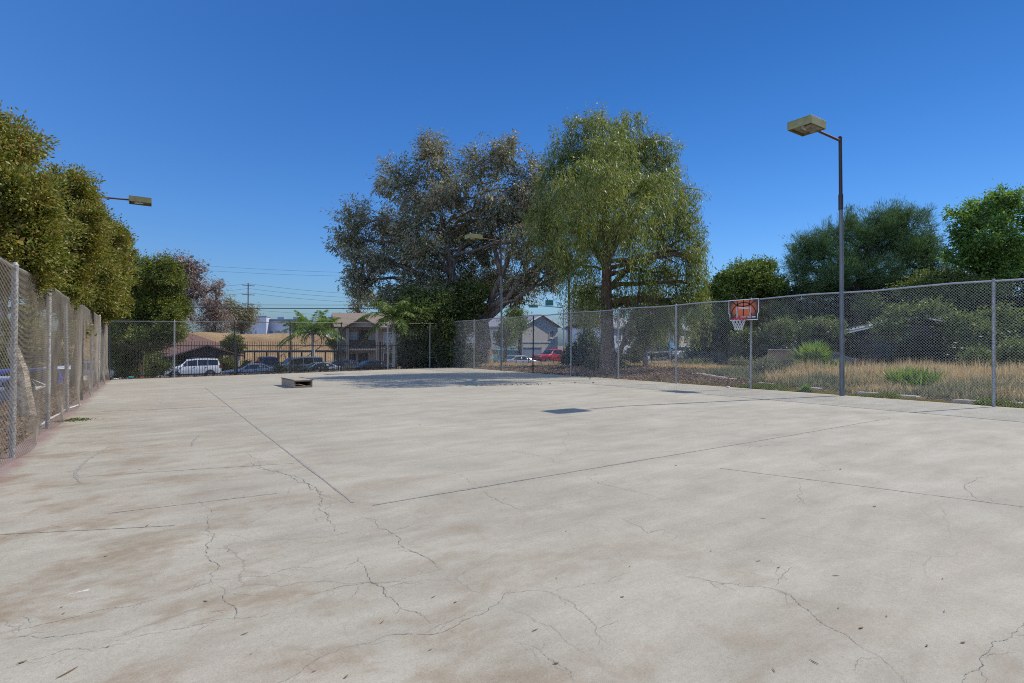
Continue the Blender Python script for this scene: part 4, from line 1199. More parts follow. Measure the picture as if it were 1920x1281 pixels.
# dark cottage behind the right bank
p = W(1735, HZ, 37)
ct = empty('cottage', (p[0], p[1], tz(p[0], p[1])), 'dark shaded cottage with a white edged low roof beyond the tall dry grass', 'cottage', math.radians(-52))
MB().prism([(-4.6, 0), (3.6, 0), (3.6, 6), (-4.6, 6)], 2, -.6, 2.75).build('wall', M['wood_wall'], ct)
mb = MB(); gable_roof(mb, -4.6, 3.6, 0, 6, 2.75, 3.75, .12, .5, 'y'); mb.build('roof', M['shingle_grey'], ct)
mb = MB()
xm = -.5; kk = 1.0 / 4.1
for sg in (-1, 1):
    a = (xm, 3.75); b = (xm + sg * 4.6, 2.75 - .5 * kk)
    mb.add([(a[0], -.51, a[1] + .04), (b[0], -.51, b[1] + .04), (b[0], -.51, b[1] - .04), (a[0], -.51, a[1] - .04), (a[0], -.56, a[1] + .04), (b[0], -.56, b[1] + .04), (b[0], -.56, b[1] - .04), (a[0], -.56, a[1] - .04)],
           [(0, 1, 2, 3), (7, 6, 5, 4), (0, 4, 5, 1), (1, 5, 6, 2), (2, 6, 7, 3), (3, 7, 4, 0)])
mb.build('barge_board', M['white'], ct)
MB().prism([(-4.55, 2.76), (3.55, 2.76), (-.5, 3.7)], 1, .02, .08).build('gable_wall', M['wood_wall'], ct)
window(ct, (-2.4, 0, 1.5), 1.3, 1.0, 'y-', frame='wood_wall', sill=False); window(ct, (1.6, 0, 1.5), 1.3, 1.0, 'y-', frame='wood_wall', sill=False)
MB().box((-.4, -.03, 1.0), (.9, .08, 2.05)).build('door', M['ply_dark'], ct)

# tan board fence panels by the cottage
p0_ = W(1452, HZ, 35); p1_ = W(1484, HZ, 34)
wf_ = empty('board_fence', (p0_[0], p0_[1], tz(p0_[0], p0_[1])), 'short tan board fence panel between the hoop post and the fan palm bush', 'fence', math.atan2(p1_[1] - p0_[1], p1_[0] - p0_[0]))
Lw = float(np.hypot(*(p1_ - p0_)[:2])) + .2
mb = MB()
for i, u in enumerate(np.arange(-.4, Lw, .15)): mb.box((u, rng.normal() * .006, .72 + rng.normal() * .015), (.138, .02, 1.45))
mb.build('boards', M['boulder'], wf_); MB().box((Lw / 2 - .3, -.04, 1.5), (Lw + .2, .1, .05)).build('cap_rail', M['trim'], wf_)
for u in (-.35, Lw - .1): MB().box((u, .07, .75), (.1, .1, 1.6)).build('post', M['ply_dark'], wf_)

# warehouses on the horizon
def warehouse(px0, px1, top, s, label, tower=None):
    a = W(px0, HZ, s); b = W(px1, HZ, s)
    L = float(np.hypot(*(b - a)[:2])); an = math.atan2(b[1] - a[1], b[0] - a[0])
    r = empty('warehouse', (a[0], a[1], -2), label, 'warehouse', an)
    H = EYE + (HZ - top) / FPX * s + 2
    MB().prism([(0, 0), (L, 0), (L, 40), (0, 40)], 2, 0, H).build('wall', M['ind_wall'], r)
    MB().box((L / 2, 19.9, H + .25), (L + .6, 41, .5)).build('parapet', M['ind_band'], r)
    for u in np.arange(L * .08, L * .95, L / 9):
        MB().box((u, -.12, H * .62), (L / 26, .2, 1.6)).build('window', M['ind_band'], r)
    for u in (L * .3, L * .62):
        MB().box((u, -.1, H * .45), (L / 16, .16, H * .5)).build('panel', M['ind_dark'], r)
    if tower:
        u0, u1, tt = tower
        k = L / (px1 - px0)
        H2 = EYE + (HZ - tt) / FPX * s + 2
        MB().box(((u0 + u1) / 2 * k - px0 * k, -1.5, H2 / 2), ((u1 - u0) * k, 3.2, H2)).build('tower', M['ind_wall'], r)
        MB().box(((u0 + u1) / 2 * k - px0 * k, -1.5, H2 + .2), ((u1 - u0) * k + .5, 3.7, .4)).build('tower_cap', M['ind_dark'], r)
    for u in (L * .55, L * .8):
        MB().box((u, 8, H + 1.0), (2.6, 2.2, 1.4)).build('rooftop_unit', M['ind_dark'], r)
    return r
warehouse(446, 566, 601, 210, 'pale blue white warehouse with a squat tower behind the embankment', (488, 506, 595))
warehouse(617, 716, 597, 190, 'pale lavender warehouse with a blue roof edge left of the beige apartment house')

# ------------------------------------------------------------------ poles, wires, signs
def utility_pole(px, s, top, label, arms=3, r=.14, armw=2.4, ins=True):
    p = at(px, s); H = EYE + (HZ - top) / FPX * s - p[2]
    o = empty('utility_pole', p, label, 'utility pole', math.radians(12))
    mb = MB(); mb.tube([(0, 0, -.3), (0, 0, H)], [r, r * .7], 10); mb.build('pole', M['woodpole'], o, smooth=True)
    for k in range(arms):
        z = H - .5 - k * 1.9
        a = MB().box((0, -r - .02, z), (armw, .1, .12)).build('crossarm', M['woodpole'], o)
        mb = MB()
        for u in (-.92, -.35, .35, .92): mb.tube([(u * armw / 2, -r, z + .06), (u * armw / 2, -r, z + .26)], [.05, .035], 8)
        mb.build('insulators', M['ind_dark'], a)
    return p, H
P1, H1 = utility_pole(465, 112, 531, 'tall thin utility pole with three crossarms on the left skyline', 3)
P2, H2_ = utility_pole(630, 135, 588, 'short dark utility pole before the lavender warehouse', 1, .22, 2.0)
P3, H3 = utility_pole(1067, 44, 524, 'tall brown timber pole rising behind the fence between the two eucalyptus trees', 0, .13)
def cable(a, b, sag, rad, label, n=24):
    a = np.asarray(a, float); b = np.asarray(b, float)
    t = np.linspace(0, 1, n)
    pts = a + (b - a) * t[:, None]; pts[:, 2] -= 4 * sag * t * (1 - t)
    mb = MB(); mb.tube(pts, rad, 5)
    return tag(mb.build('overhead_wire', M['cable'], smooth=True), label, 'wire')
for i, (y0, y1) in enumerate(((532, 556), (541, 562), (549, 571))):
    a = W(465, y0, 112); b = W(860, y1 - 4, 112 + 6)
    cable(a, b, 1.0, .022, ('top', 'middle', 'lowest')[i] + ' thin wire running right from the three crossarms of the left skyline pole')
    cable(W(300, y0 + 2, 118), a, .6, .022, ('top', 'middle', 'lowest')[i] + ' thin wire running left from the three crossarms of the left skyline pole')
cable(W(250, 488, 125), W(900, 513, 128), 1.0, .02, 'faint upper wire high above the left skyline pole')
cable(W(250, 497, 125), W(900, 516, 128), 1.2, .02, 'faint lower wire high above the left skyline pole')
cable(W(250, 575.5, 62), W(880, 576.5, 62), .15, .045, 'thick black cable crossing behind the queen palm crown')
cable(W(250, 570, 64), W(880, 571, 64), .1, .022, 'thin black cable just above the thick one behind the queen palm crown')
cable(W(470, 581, 112), W(1000, 596, 112), .8, .018, 'sloping thin wire below the thick black cable')
cable(W(1067, 530, 44), W(1340, 520, 60), .5, .012, 'thin wire running right from the brown timber pole')

def signal_mast():
    p = at(1057, 72)
    o = empty('traffic_signal_mast', p, 'street signal mast with curved arm and green sign plates above the pale gabled house', 'signal mast', 0)
    kx = 72 / FPX
    def L(px, py): q = W(px, py, 72) - p; return q
    mb = MB(); mb.tube([L(1057, 700) * np.array([1, 1, 0]), L(1057, 583), L(1054, 572), L(1048, 567.5), L(1041, 568)], [.11, .09, .075, .06, .05], 8); mb.build('lamp_arm', M['galv'], o, smooth=True)
    mb = MB(); mb.tube([L(1056, 577), L(985, 571)], [.07, .05], 8); mb.build('signal_arm', M['galv'], o, smooth=True)
    an = YAW * -1
    for a, b, w, h in ((1030, 568, 1.05, .72), (1000, 574, 1.2, .4)):
        q = L(a, b); fr_ = MB().box(q, (w, .06, h), -YAW + .0).build('sign_plate', M['signgreen'], o)
        mb = MB(); mb.box(q + np.array([FW[0] * -.04, FW[1] * -.04, 0]), (w * .94, .02, .04), -YAW); mb.tube([q + np.array([0, 0, h / 2]), q + np.array([0, 0, h / 2 + .15])], .03, 6); mb.build('sign_bracket', M['galv'], fr_)
signal_mast()

# low chain link fence far beyond the dirt on the right
p0_ = W(1222, HZ, 42); p1_ = W(1362, HZ, 46)
lf = empty('low_fence', (p0_[0], p0_[1], tz(p0_[0], p0_[1])), 'low wire fence in front of the cars beyond the right fence', 'fence')
dd_ = (p1_ - p0_)[:2]
for k in np.linspace(0, 1, 5):
    q = dd_ * k; mb = MB(); mb.tube([(q[0], q[1], -.5), (q[0], q[1], 1.3)], .03, 8); mb.build('post', M['darkpost'], lf)
mb = MB(); mb.tube([(0, 0, 1.28), (dd_[0], dd_[1], 1.28)], .02, 6); mb.build('top_rail', M['galv'], lf)
chain_mesh('wire_mesh', (0, .03), (dd_[0], dd_[1] + .03), 1.25, lf, 'wire', .0022, .1)
p0_ = W(945, HZ, 44); p1_ = W(1062, HZ, 43)
lf = empty('low_fence', (p0_[0], p0_[1], -.6), 'low wire fence with thin dark posts in front of the silver sedan and red pickup', 'fence')
dd_ = (p1_ - p0_)[:2]
for k in np.linspace(0, 1, 6):
    q = dd_ * k; mb = MB(); mb.tube([(q[0], q[1], -.5), (q[0], q[1], 1.1)], .028, 8); mb.build('post', M['darkpost'], lf)
mb = MB(); mb.tube([(0, 0, 1.08), (dd_[0], dd_[1], 1.08)], .016, 6); mb.build('top_rail', M['darkpost'], lf)

# ------------------------------------------------------------------ trees

def left_tree(y, x, lobes0, label, leaf, bark, n, size, trunk_r=.1, lean=(.25, .2), **kw):
    zb = tz(x, y)
    lobes = lobes0
    top = max(c[2] for c, r in lobes)
    trunk = [(x, y, zb - .2), (x + lean[0] * .3, y + lean[1] * .3, zb + 1.0), (x + lean[0], y + lean[1], zb + 2.2), (x + lean[0] * .6, y + lean[1] * 1.3, top - .5)]
    return tree('evergreen_tree', label, 'tree', (x, y, zb), trunk, [trunk_r * 1.25, trunk_r, trunk_r * .8, trunk_r * .35], lobes, leaf, bark, n, size, .42, sub=6,
                clump=.16, per=150, inner=.2, lo=.68, out=.9, rand=.6, up=.2, spray=.26, sprup=.5, **kw)
left_tree(11.0, -2.7, [lobe(-2, 262, 50, 52, 8.3, rd=.9), lobe(43, 356, 52, 60, 8.3, rd=.9), lobe(-52, 356, 80, 90, 8.2, rd=1.1), lobe(76, 421, 42, 55, 8.6, rd=.8), lobe(23, 451, 62, 60, 8.2, rd=.9), lobe(73, 486, 44, 48, 8.8, rd=.8), lobe(-82, 446, 90, 80, 8, rd=1.1), lobe(30, 521, 45, 30, 8.8, rd=.7), lobe(-162, 406, 100, 110, 7.6, rd=1.2)],
          'nearest evergreen tree overhanging the left fence, its crown cut by the picture edge', 'l_ficus', 'bark_dark', 165000, .06)
left_tree(15.8, -2.15, [lobe(110, 359, 32, 34, 12.6, rd=.9), lobe(150, 366, 28, 36, 12.8, rd=.9), lobe(132, 424, 46, 44, 12.5, rd=1.1), lobe(104, 484, 46, 46, 12.4, rd=1.1), lobe(157, 469, 36, 46, 13, rd=1), lobe(132, 534, 40, 36, 12.8, rd=.9), lobe(72, 434, 50, 60, 12.4, rd=1.1), lobe(50, 606, 20, 32, 10.8, rd=.3), lobe(92, 559, 30, 26, 12.6, rd=.7)],
          'second evergreen tree from the left with a pale leaning trunk behind the fence', 'l_ficus', 'bark_white', 130000, .068, lean=(-.5, .1), trunk_r=.13)
left_tree(20.8, -2.4, [lobe(184, 430, 30, 30, 17.2, rd=1), lobe(211, 455, 22, 32, 17.5, rd=.9), lobe(174, 490, 40, 42, 17, rd=1.2), lobe(208, 510, 26, 40, 17.6, rd=1), lobe(171, 550, 36, 34, 17.2, rd=1), lobe(154, 430, 30, 40, 16.8, rd=1), lobe(136, 510, 36, 50, 16.8, rd=1), lobe(142, 622, 11, 22, 15.6, rd=.3), lobe(136, 580, 20, 26, 16.5, rd=.6)],
          'third evergreen tree from the left, beside the half hidden light pole', 'l_ficus', 'bark_dark', 95000, .08)
left_tree(25.4, -2.3, [lobe(227, 470, 18, 28, 21, rd=1), lobe(206, 523, 32, 36, 20.8, rd=1.2), lobe(227, 528, 18, 36, 21.2, rd=1), lobe(189, 573, 28, 28, 21, rd=1), lobe(174, 528, 30, 50, 20.5, rd=1.2), lobe(212, 568, 22, 26, 21.2, rd=.9), lobe(174, 588, 20, 24, 20.5, rd=.8)],
          'fourth evergreen tree from the left, smallest crown, just before the dark corner tree', 'l_ficus', 'bark_dark', 70000, .092)
bE = at(262, 28)
tree('evergreen_tree', 'dark green bushy tree standing behind the far left corner of the fences', 'tree', bE, [bE - (0, 0, .2), W(262, 660, 28), W(268, 600, 28), W(272, 520, 28)], [.2, .17, .14, .06],
     [lobe(302, 515, 34, 38, 27.5), lobe(240, 512, 42, 40, 28), lobe(275, 580, 58, 52, 28), lobe(216, 590, 36, 55, 28.5), lobe(325, 608, 24, 34, 27.2), lobe(232, 650, 40, 34, 27.5), lobe(285, 630, 42, 26, 27.2), lobe(245, 690, 24, 22, 28), lobe(328, 575, 20, 22, 28)],
     'l_ficus_g', 'bark_dark', 130000, .1, .42, clump=.2, per=46, inner=.35, lo=.5, out=.9, rand=.7, up=.1, spray=.4, sprup=.4)

# big grey eucalyptus, forked
bG = at(906, 40.5)
def P(px, py, s): return W(px, py, s)
gl = [lobe(662, 415, 42, 42, 40), lobe(742, 340, 40, 46, 41), lobe(690, 492, 46, 36, 39), lobe(808, 300, 40, 46, 40.5), lobe(785, 415, 55, 55, 41), lobe(900, 316, 36, 46, 41), lobe(952, 294, 30, 32, 40),
      lobe(868, 425, 55, 45, 42), lobe(955, 405, 46, 55, 41), lobe(1003, 505, 46, 42, 39.5), lobe(745, 545, 46, 36, 39), lobe(935, 520, 40, 36, 42.5), lobe(1043, 478, 30, 42, 39), lobe(1008, 323, 26, 36, 41),
      lobe(655, 455, 34, 30, 40.5), lobe(835, 500, 50, 40, 43), lobe(720, 430, 40, 36, 42), lobe(1030, 420, 30, 36, 41.5), lobe(845, 358, 50, 40, 39), lobe(800, 470, 50, 36, 39), lobe(905, 465, 46, 40, 43), lobe(975, 455, 40, 36, 39.2), lobe(765, 480, 46, 36, 41.5), lobe(880, 540, 50, 34, 43.5), lobe(820, 545, 50, 36, 40), lobe(925, 385, 40, 40, 39.3), lobe(985, 348, 36, 40, 40), lobe(1040, 520, 26, 30, 39.2), lobe(1058, 470, 22, 36, 39.5), lobe(975, 550, 36, 30, 41), lobe(672, 530, 34, 26, 39), lobe(810, 275, 22, 20, 40.5), lobe(940, 285, 22, 18, 40.4), lobe(1000, 400, 36, 40, 42)]
tree('eucalyptus_tree', 'huge grey green eucalyptus with mauve tips and forked trunk behind the far fence corner', 'tree', bG,
     [bG - (0, 0, .3), P(906, 640, 40.5), P(903, 604, 40.5), P(880, 575, 40.5), P(846, 512, 40.4), P(836, 440, 40.4), P(815, 360, 40.5)], [.8, .6, .52, .36, .25, .17, .06],
     gl, 'l_euc', 'bark_grey', 112000, .26, .25, sub=6, clump=.34, per=34, inner=.1, lo=.45, droop=.7, rand=.75, spray=1.0, sprup=.7, lr=.34, nt=12,
     bare=[([P(905, 606, 40.5), P(922, 560, 40.5), P(948, 500, 40.6), P(968, 440, 40.8), P(985, 380, 41)], .3, .07), ([P(905, 606, 40.5), P(942, 575, 40.2), P(985, 530, 39.8), P(1030, 495, 39.3)], .24, .06),
           ([P(940, 515, 40.6), P(925, 455, 41), P(905, 385, 41)], .24, .07), ([P(868, 555, 40.4), P(800, 520, 39.8), P(730, 490, 39.3), P(675, 462, 39.5)], .28, .06), ([P(846, 512, 40.4), P(790, 450, 40.6), P(750, 390, 40.8)], .2, .06),
           ([P(846, 505, 40.4), P(870, 450, 41), P(900, 350, 41)], .18, .05)])
# darker broad tree to its left
bD = at(803, 38)
tree('broad_tree', 'dark dense low tree left of the forked eucalyptus, shading the far fence', 'tree', bD, [bD - (0, 0, .2), P(805, 650, 38), P(808, 600, 38), P(795, 560, 38)], [.42, .32, .26, .12],
     [lobe(790, 600, 46, 36, 37), lobe(822, 640, 40, 36, 37.5), lobe(800, 572, 50, 34, 38), lobe(855, 610, 36, 40, 39), lobe(785, 655, 34, 30, 37), lobe(862, 668, 30, 24, 38), lobe(880, 560, 34, 30, 40)],
     'l_shrub', 'bark_dark', 62000, .22, .34, clump=.36, per=42, inner=.3, lo=.45, droop=.5, spray=.8, sprup=.3, bare=[([P(805, 640, 38), P(790, 600, 37.8), P(770, 560, 37.6)], .16, .05), ([P(806, 660, 38), P(818, 690, 37.7)], .1, .2)])
# hanging green eucalyptus
bH = at(1139, 29)
hl = [lobe(1128, 258, 62, 36, 29), lobe(1070, 305, 36, 42, 29.5), lobe(1205, 285, 40, 34, 29.5), lobe(1150, 335, 70, 40, 28), lobe(1052, 385, 44, 40, 28.5), lobe(1238, 362, 52, 42, 28.5), lobe(1278, 432, 36, 44, 29), lobe(1128, 420, 60, 36, 30.5),
      lobe(1212, 440, 46, 36, 30.5), lobe(1022, 428, 30, 30, 29), lobe(1176, 300, 46, 40, 31), lobe(1100, 350, 46, 44, 31), lobe(1292, 485, 26, 30, 28), lobe(1082, 455, 40, 28, 28), lobe(1190, 505, 40, 30, 28), lobe(1245, 510, 34, 26, 30), lobe(1130, 225, 34, 14, 29.5), lobe(1302, 535, 26, 34, 28.5), lobe(1080, 500, 34, 30, 29.5), lobe(1170, 560, 30, 30, 29.5), lobe(1105, 540, 26, 30, 30.5), lobe(1265, 560, 34, 30, 28.5), lobe(1012, 390, 26, 30, 29), lobe(1300, 420, 22, 30, 29), lobe(1052, 268, 26, 34, 29), lobe(1248, 300, 30, 36, 29.5), lobe(1228, 262, 26, 20, 29.5), lobe(1085, 238, 30, 24, 29), lobe(1180, 232, 34, 18, 29), lobe(1030, 330, 24, 34, 29.3), lobe(1285, 360, 26, 36, 29), lobe(1118, 565, 18, 22, 28.2), lobe(1308, 480, 18, 40, 29), lobe(1300, 575, 22, 20, 28.5), lobe(1240, 590, 24, 16, 28.8), lobe(1120, 335, 52, 40, 23.2), lobe(1178, 405, 50, 34, 23.8), lobe(1082, 405, 42, 34, 24.4), lobe(1232, 350, 36, 34, 25), lobe(1150, 270, 44, 30, 24.6), lobe(1060, 340, 30, 30, 25.5)]
tree('weeping_eucalyptus', 'tall green weeping eucalyptus with hanging foliage just outside the right fence', 'tree', bH,
     [bH - (0, 0, .3), P(1139, 620, 29), P(1137, 560, 29), P(1138, 490, 29), P(1134, 400, 29), P(1136, 300, 29)], [.46, .35, .3, .25, .14, .05],
     hl, 'l_green', 'bark_red', 50000, .2, .17, sub=5, clump=.24, per=32, inner=.1, lo=.45, droop=1.2, rand=.5, spray=.6, sprup=-.2, lr=.36, nt=12,
     hang=(3600, 2.2, .21, .13, 22),
     bare=[([P(1138, 500, 29), P(1105, 455, 28.6), P(1060, 425, 28.4), P(1030, 370, 28.4)], .2, .05), ([P(1138, 490, 29), P(1165, 440, 29.2), P(1215, 370, 29), P(1240, 320, 29.2)], .2, .05), ([P(1138, 545, 29), P(1180, 500, 28.8), P(1245, 470, 28.6), P(1285, 440, 28.6)], .16, .04),
           ([P(1150, 700, 29), P(1166, 650, 28.8), P(1184, 605, 28.6), P(1200, 540, 28.6)], .17, .06), ([P(1166, 650, 28.8), P(1182, 640, 28.8), P(1215, 580, 29)], .1, .04)])
# lower growth round that trunk
bq = at(1212, 32)
tree('willowy_tree', 'smaller yellow green hanging tree right of the weeping eucalyptus trunk', 'tree', bq, [bq - (0, 0, .2), P(1208, 650, 32), P(1216, 590, 32), P(1225, 550, 32)], [.2, .15, .1, .05],
     [lobe(1222, 562, 30, 34, 32), lobe(1196, 600, 24, 30, 32), lobe(1246, 588, 26, 26, 33), lobe(1215, 620, 28, 20, 32)], 'l_yellow', 'bark_white', 9000, .15, .18, clump=.35, per=30, inner=.1, droop=.9, hang=(700, 1.2, .15, .17, 18))
bq = at(1330, 50)
tree('willowy_tree', 'yellow green drooping tree left of the basketball backboard', 'tree', bq, [bq - (0, 0, .2), P(1328, 640, 50), P(1330, 590, 50)], [.2, .15, .06],
     [lobe(1330, 600, 30, 34, 50), lobe(1318, 632, 22, 22, 50), lobe(1348, 625, 18, 22, 50), lobe(1332, 565, 18, 20, 50)], 'l_yellow', 'bark_dark', 15000, .2, .25, clump=.4, per=30, inner=.3, droop=.8, hang=(400, 1.3, .2, .2, 18))
bq = at(1100, 37)
tree('slender_tree', 'thin grey leaved sapling between the timber pole and the weeping eucalyptus', 'tree', bq, [bq - (0, 0, .2), P(1098, 650, 37), P(1092, 580, 37), P(1088, 540, 37)], [.14, .1, .07, .03],
     [lobe(1098, 560, 28, 26, 37), lobe(1084, 590, 22, 22, 37.5), lobe(1112, 600, 26, 26, 36.5)], 'l_euc', 'bark_grey', 7000, .17, .28, clump=.38, per=24, inner=.05, droop=.7)

# right bank trees
bR = at(1402, 46)
tree('round_tree', 'round dark green leafy tree behind the basketball backboard', 'tree', bR, [bR - (0, 0, .2), P(1402, 620, 46), P(1405, 560, 46)], [.35, .28, .12],
     [lobe(1400, 532, 60, 34, 46), lobe(1352, 552, 36, 30, 45.5), lobe(1450, 550, 36, 34, 46), lobe(1412, 505, 40, 20, 46), lobe(1380, 590, 55, 34, 46), lobe(1450, 600, 45, 36, 46)],
     'l_oak', 'bark_dark', 75000, .2, .45, clump=.34, per=44, inner=.4, lo=.5, spray=.6, sprup=.4)
bP = at(1608, 47)
pl = [lobe(1520, 484, 34, 38, 47), lobe(1560, 459, 34, 36, 46), lobe(1605, 439, 34, 32, 47), lobe(1655, 422, 38, 36, 47), lobe(1700, 426, 34, 30, 46.5), lobe(1745, 454, 30, 36, 47), lobe(1640, 469, 46, 32, 48.5), lobe(1710, 484, 44, 36, 46), lobe(1560, 514, 44, 34, 46), lobe(1510, 534, 28, 24, 47),
      lobe(1685, 402, 26, 16, 47), lobe(1755, 504, 28, 30, 47), lobe(1650, 514, 40, 24, 46), lobe(1600, 494, 34, 24, 48.5), lobe(1545, 549, 40, 20, 48), lobe(1690, 534, 40, 24, 48), lobe(1750, 544, 40, 26, 48), lobe(1600, 544, 34, 16, 50), lobe(1640, 414, 14, 22, 47), lobe(1700, 404, 12, 20, 47), lobe(1555, 439, 12, 20, 47), lobe(1500, 464, 12, 22, 47), lobe(1590, 419, 12, 18, 47), lobe(1745, 429, 12, 18, 47), lobe(1495, 504, 20, 20, 47)]
v, f, tips = None, None, None
tree('pine_tree', 'broad dark pine with a spreading bare lower trunk behind the nearest light pole', 'tree', bP, [bP - (0, 0, .2), P(1608, 590, 47), P(1606, 545, 47), P(1618, 500, 47), P(1650, 440, 47)], [.42, .36, .3, .2, .08],
     pl, 'l_pine', 'bark_dark', 190000, .3, .08, sub=7, clump=.26, per=60, inner=.05, lo=.4, up=.75, rand=.35, spray=1.15, sprup=1.1, lr=.4,
     bare=[([P(1607, 550, 47), P(1580, 520, 46.6), P(1555, 505, 46.4), P(1525, 480, 46.6)], .18, .05), ([P(1607, 552, 47), P(1650, 535, 46.6), P(1700, 490, 46.4), P(1735, 450, 46.8)], .2, .05), ([P(1610, 530, 47), P(1600, 490, 47), P(1580, 455, 47)], .15, .05)])
bB = at(1862, 40)
tree('leafy_tree', 'bright green airy tree at the right edge of the picture', 'tree', bB, [bB - (0, 0, .2), P(1862, 600, 40), P(1858, 520, 40), P(1862, 430, 40)], [.3, .24, .18, .07],
     [lobe(1840, 400, 34, 26, 40), lobe(1885, 385, 36, 22, 40), lobe(1925, 410, 34, 36, 40), lobe(1808, 430, 24, 24, 40), lobe(1860, 445, 46, 34, 39), lobe(1820, 480, 36, 28, 40), lobe(1900, 480, 50, 34, 40), lobe(1950, 470, 40, 50, 41), lobe(1790, 400, 12, 10, 40), lobe(1850, 515, 44, 22, 40), lobe(1880, 370, 30, 10, 40)],
     'l_bright', 'bark_dark', 36000, .22, .45, sub=8, clump=.34, per=30, inner=.04, lo=.35, droop=.25, spray=.8, sprup=.3)
bq = at(1765, 41)
tree('leafy_tree', 'lower mid green tree between the pine and the bright airy tree', 'tree', bq, [bq - (0, 0, .2), P(1765, 600, 41), P(1768, 560, 41)], [.22, .18, .08],
     [lobe(1752, 535, 34, 22, 41), lobe(1795, 540, 30, 24, 40), lobe(1720, 548, 24, 16, 41), lobe(1830, 545, 34, 20, 39)], 'l_shrub', 'bark_dark', 26000, .2, .42, clump=.4, per=34, inner=.4)

# dark undergrowth that closes the right bank: one mass
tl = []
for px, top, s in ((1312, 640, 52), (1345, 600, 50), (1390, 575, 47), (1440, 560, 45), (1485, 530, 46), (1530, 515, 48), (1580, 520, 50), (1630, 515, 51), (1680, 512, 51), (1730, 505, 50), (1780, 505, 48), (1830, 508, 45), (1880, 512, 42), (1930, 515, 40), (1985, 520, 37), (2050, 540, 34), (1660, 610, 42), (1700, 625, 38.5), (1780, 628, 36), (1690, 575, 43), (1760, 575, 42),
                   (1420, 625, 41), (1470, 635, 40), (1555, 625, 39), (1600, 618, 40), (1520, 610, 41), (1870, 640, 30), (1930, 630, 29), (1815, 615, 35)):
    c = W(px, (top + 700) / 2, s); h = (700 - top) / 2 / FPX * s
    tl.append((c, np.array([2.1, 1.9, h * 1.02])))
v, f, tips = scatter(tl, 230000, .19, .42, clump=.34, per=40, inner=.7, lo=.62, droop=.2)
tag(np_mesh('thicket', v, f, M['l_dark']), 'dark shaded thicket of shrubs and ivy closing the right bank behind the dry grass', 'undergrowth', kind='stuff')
tl2 = [lobe(1465, 618, 22, 18, 39), lobe(1545, 615, 30, 14, 38), lobe(1400, 640, 20, 16, 41), lobe(1635, 575, 22, 16, 43), lobe(1720, 600, 20, 12, 40), lobe(1875, 600, 24, 18, 33), lobe(1668, 616, 22, 14, 33.5), lobe(1735, 582, 24, 12, 33.5), lobe(1795, 602, 26, 16, 33), lobe(1690, 585, 14, 10, 33.5), lobe(1835, 630, 26, 20, 32)]
v, f, tips = scatter(tl2, 24000, .19, .42, clump=.3, per=24, inner=.1, lo=.5)
tag(np_mesh('climbing_vines', v, f, M['l_shrub']), 'lighter green climbing leaves on the dark thicket of the right bank', 'vines', kind='stuff')

# distant trees on the left skyline
def far_tree(px, s, top, lobes, leaf, label, n=9000, size=.28, asp=.34, name='skyline_tree', bare=None, bark='bark_dark', **kw):
    b = at(px, s)
    kw.setdefault('clump', .55); kw.setdefault('per', 34); kw.setdefault('inner', .25); kw.setdefault('droop', .4)
    return tree(name, label, 'tree', b, [b - (0, 0, .2), W(px, 640, s), W(px + 2, (640 + top) / 2, s), W(px + 3, top + 10, s)], [.3, .24, .16, .06], lobes, leaf, bark, n, size, asp, bare=bare, **kw)
far_tree(338, 66, 480, [lobe(345, 494, 26, 22, 66), lobe(352, 522, 32, 22, 66), lobe(318, 505, 26, 26, 66), lobe(378, 548, 20, 16, 66), lobe(342, 556, 24, 20, 66), lobe(352, 588, 16, 16, 66)], 'l_purple', 'mauve tinged eucalyptus rising behind the dark corner tree', 9500, bare=[([W(335, 590, 66), W(352, 562, 66), W(385, 550, 66), W(400, 540, 66)], .2, .05)])
far_tree(402, 86, 530, [lobe(406, 542, 18, 16, 86), lobe(398, 572, 22, 20, 86), lobe(392, 602, 24, 18, 86), lobe(412, 590, 22, 22, 86), lobe(404, 622, 22, 10, 86)], 'l_purple', 'narrow mauve brown eucalyptus right of the mauve tinged one', 9500)
far_tree(452, 92, 568, [lobe(440, 585, 16, 14, 92), lobe(456, 592, 20, 16, 92), lobe(446, 612, 18, 14, 92), lobe(472, 580, 8, 6, 92), lobe(430, 565, 6, 12, 92)], 'l_euc', 'grey green tree in front of the left warehouse and the thin utility pole', 10000)
far_tree(608, 110, 600, [lobe(608, 612, 14, 11, 110), lobe(560, 612, 14, 12, 112), lobe(598, 622, 12, 6, 110)], 'l_shrub', 'small green tree on the embankment crest right of the queen palm', 5000, .35)
far_tree(668, 96, 560, [lobe(690, 560, 30, 20, 70), lobe(668, 575, 14, 14, 70)], 'l_euc', 'wispy grey tree above the beige apartment roof', 3000, .25)
far_tree(1270, 88, 570, [lobe(1285, 562, 16, 16, 88), lobe(1268, 580, 18, 12, 88), lobe(1302, 600, 16, 14, 88)], 'l_oak', 'distant green tree seen under the right side of the weeping eucalyptus', 6000)
far_tree(975, 62, 600, [lobe(966, 600, 12, 18, 62), lobe(955, 620, 10, 22, 60)], 'l_shrub', 'mid green tree beside the left wall of the pale gabled house', 9000, .24)

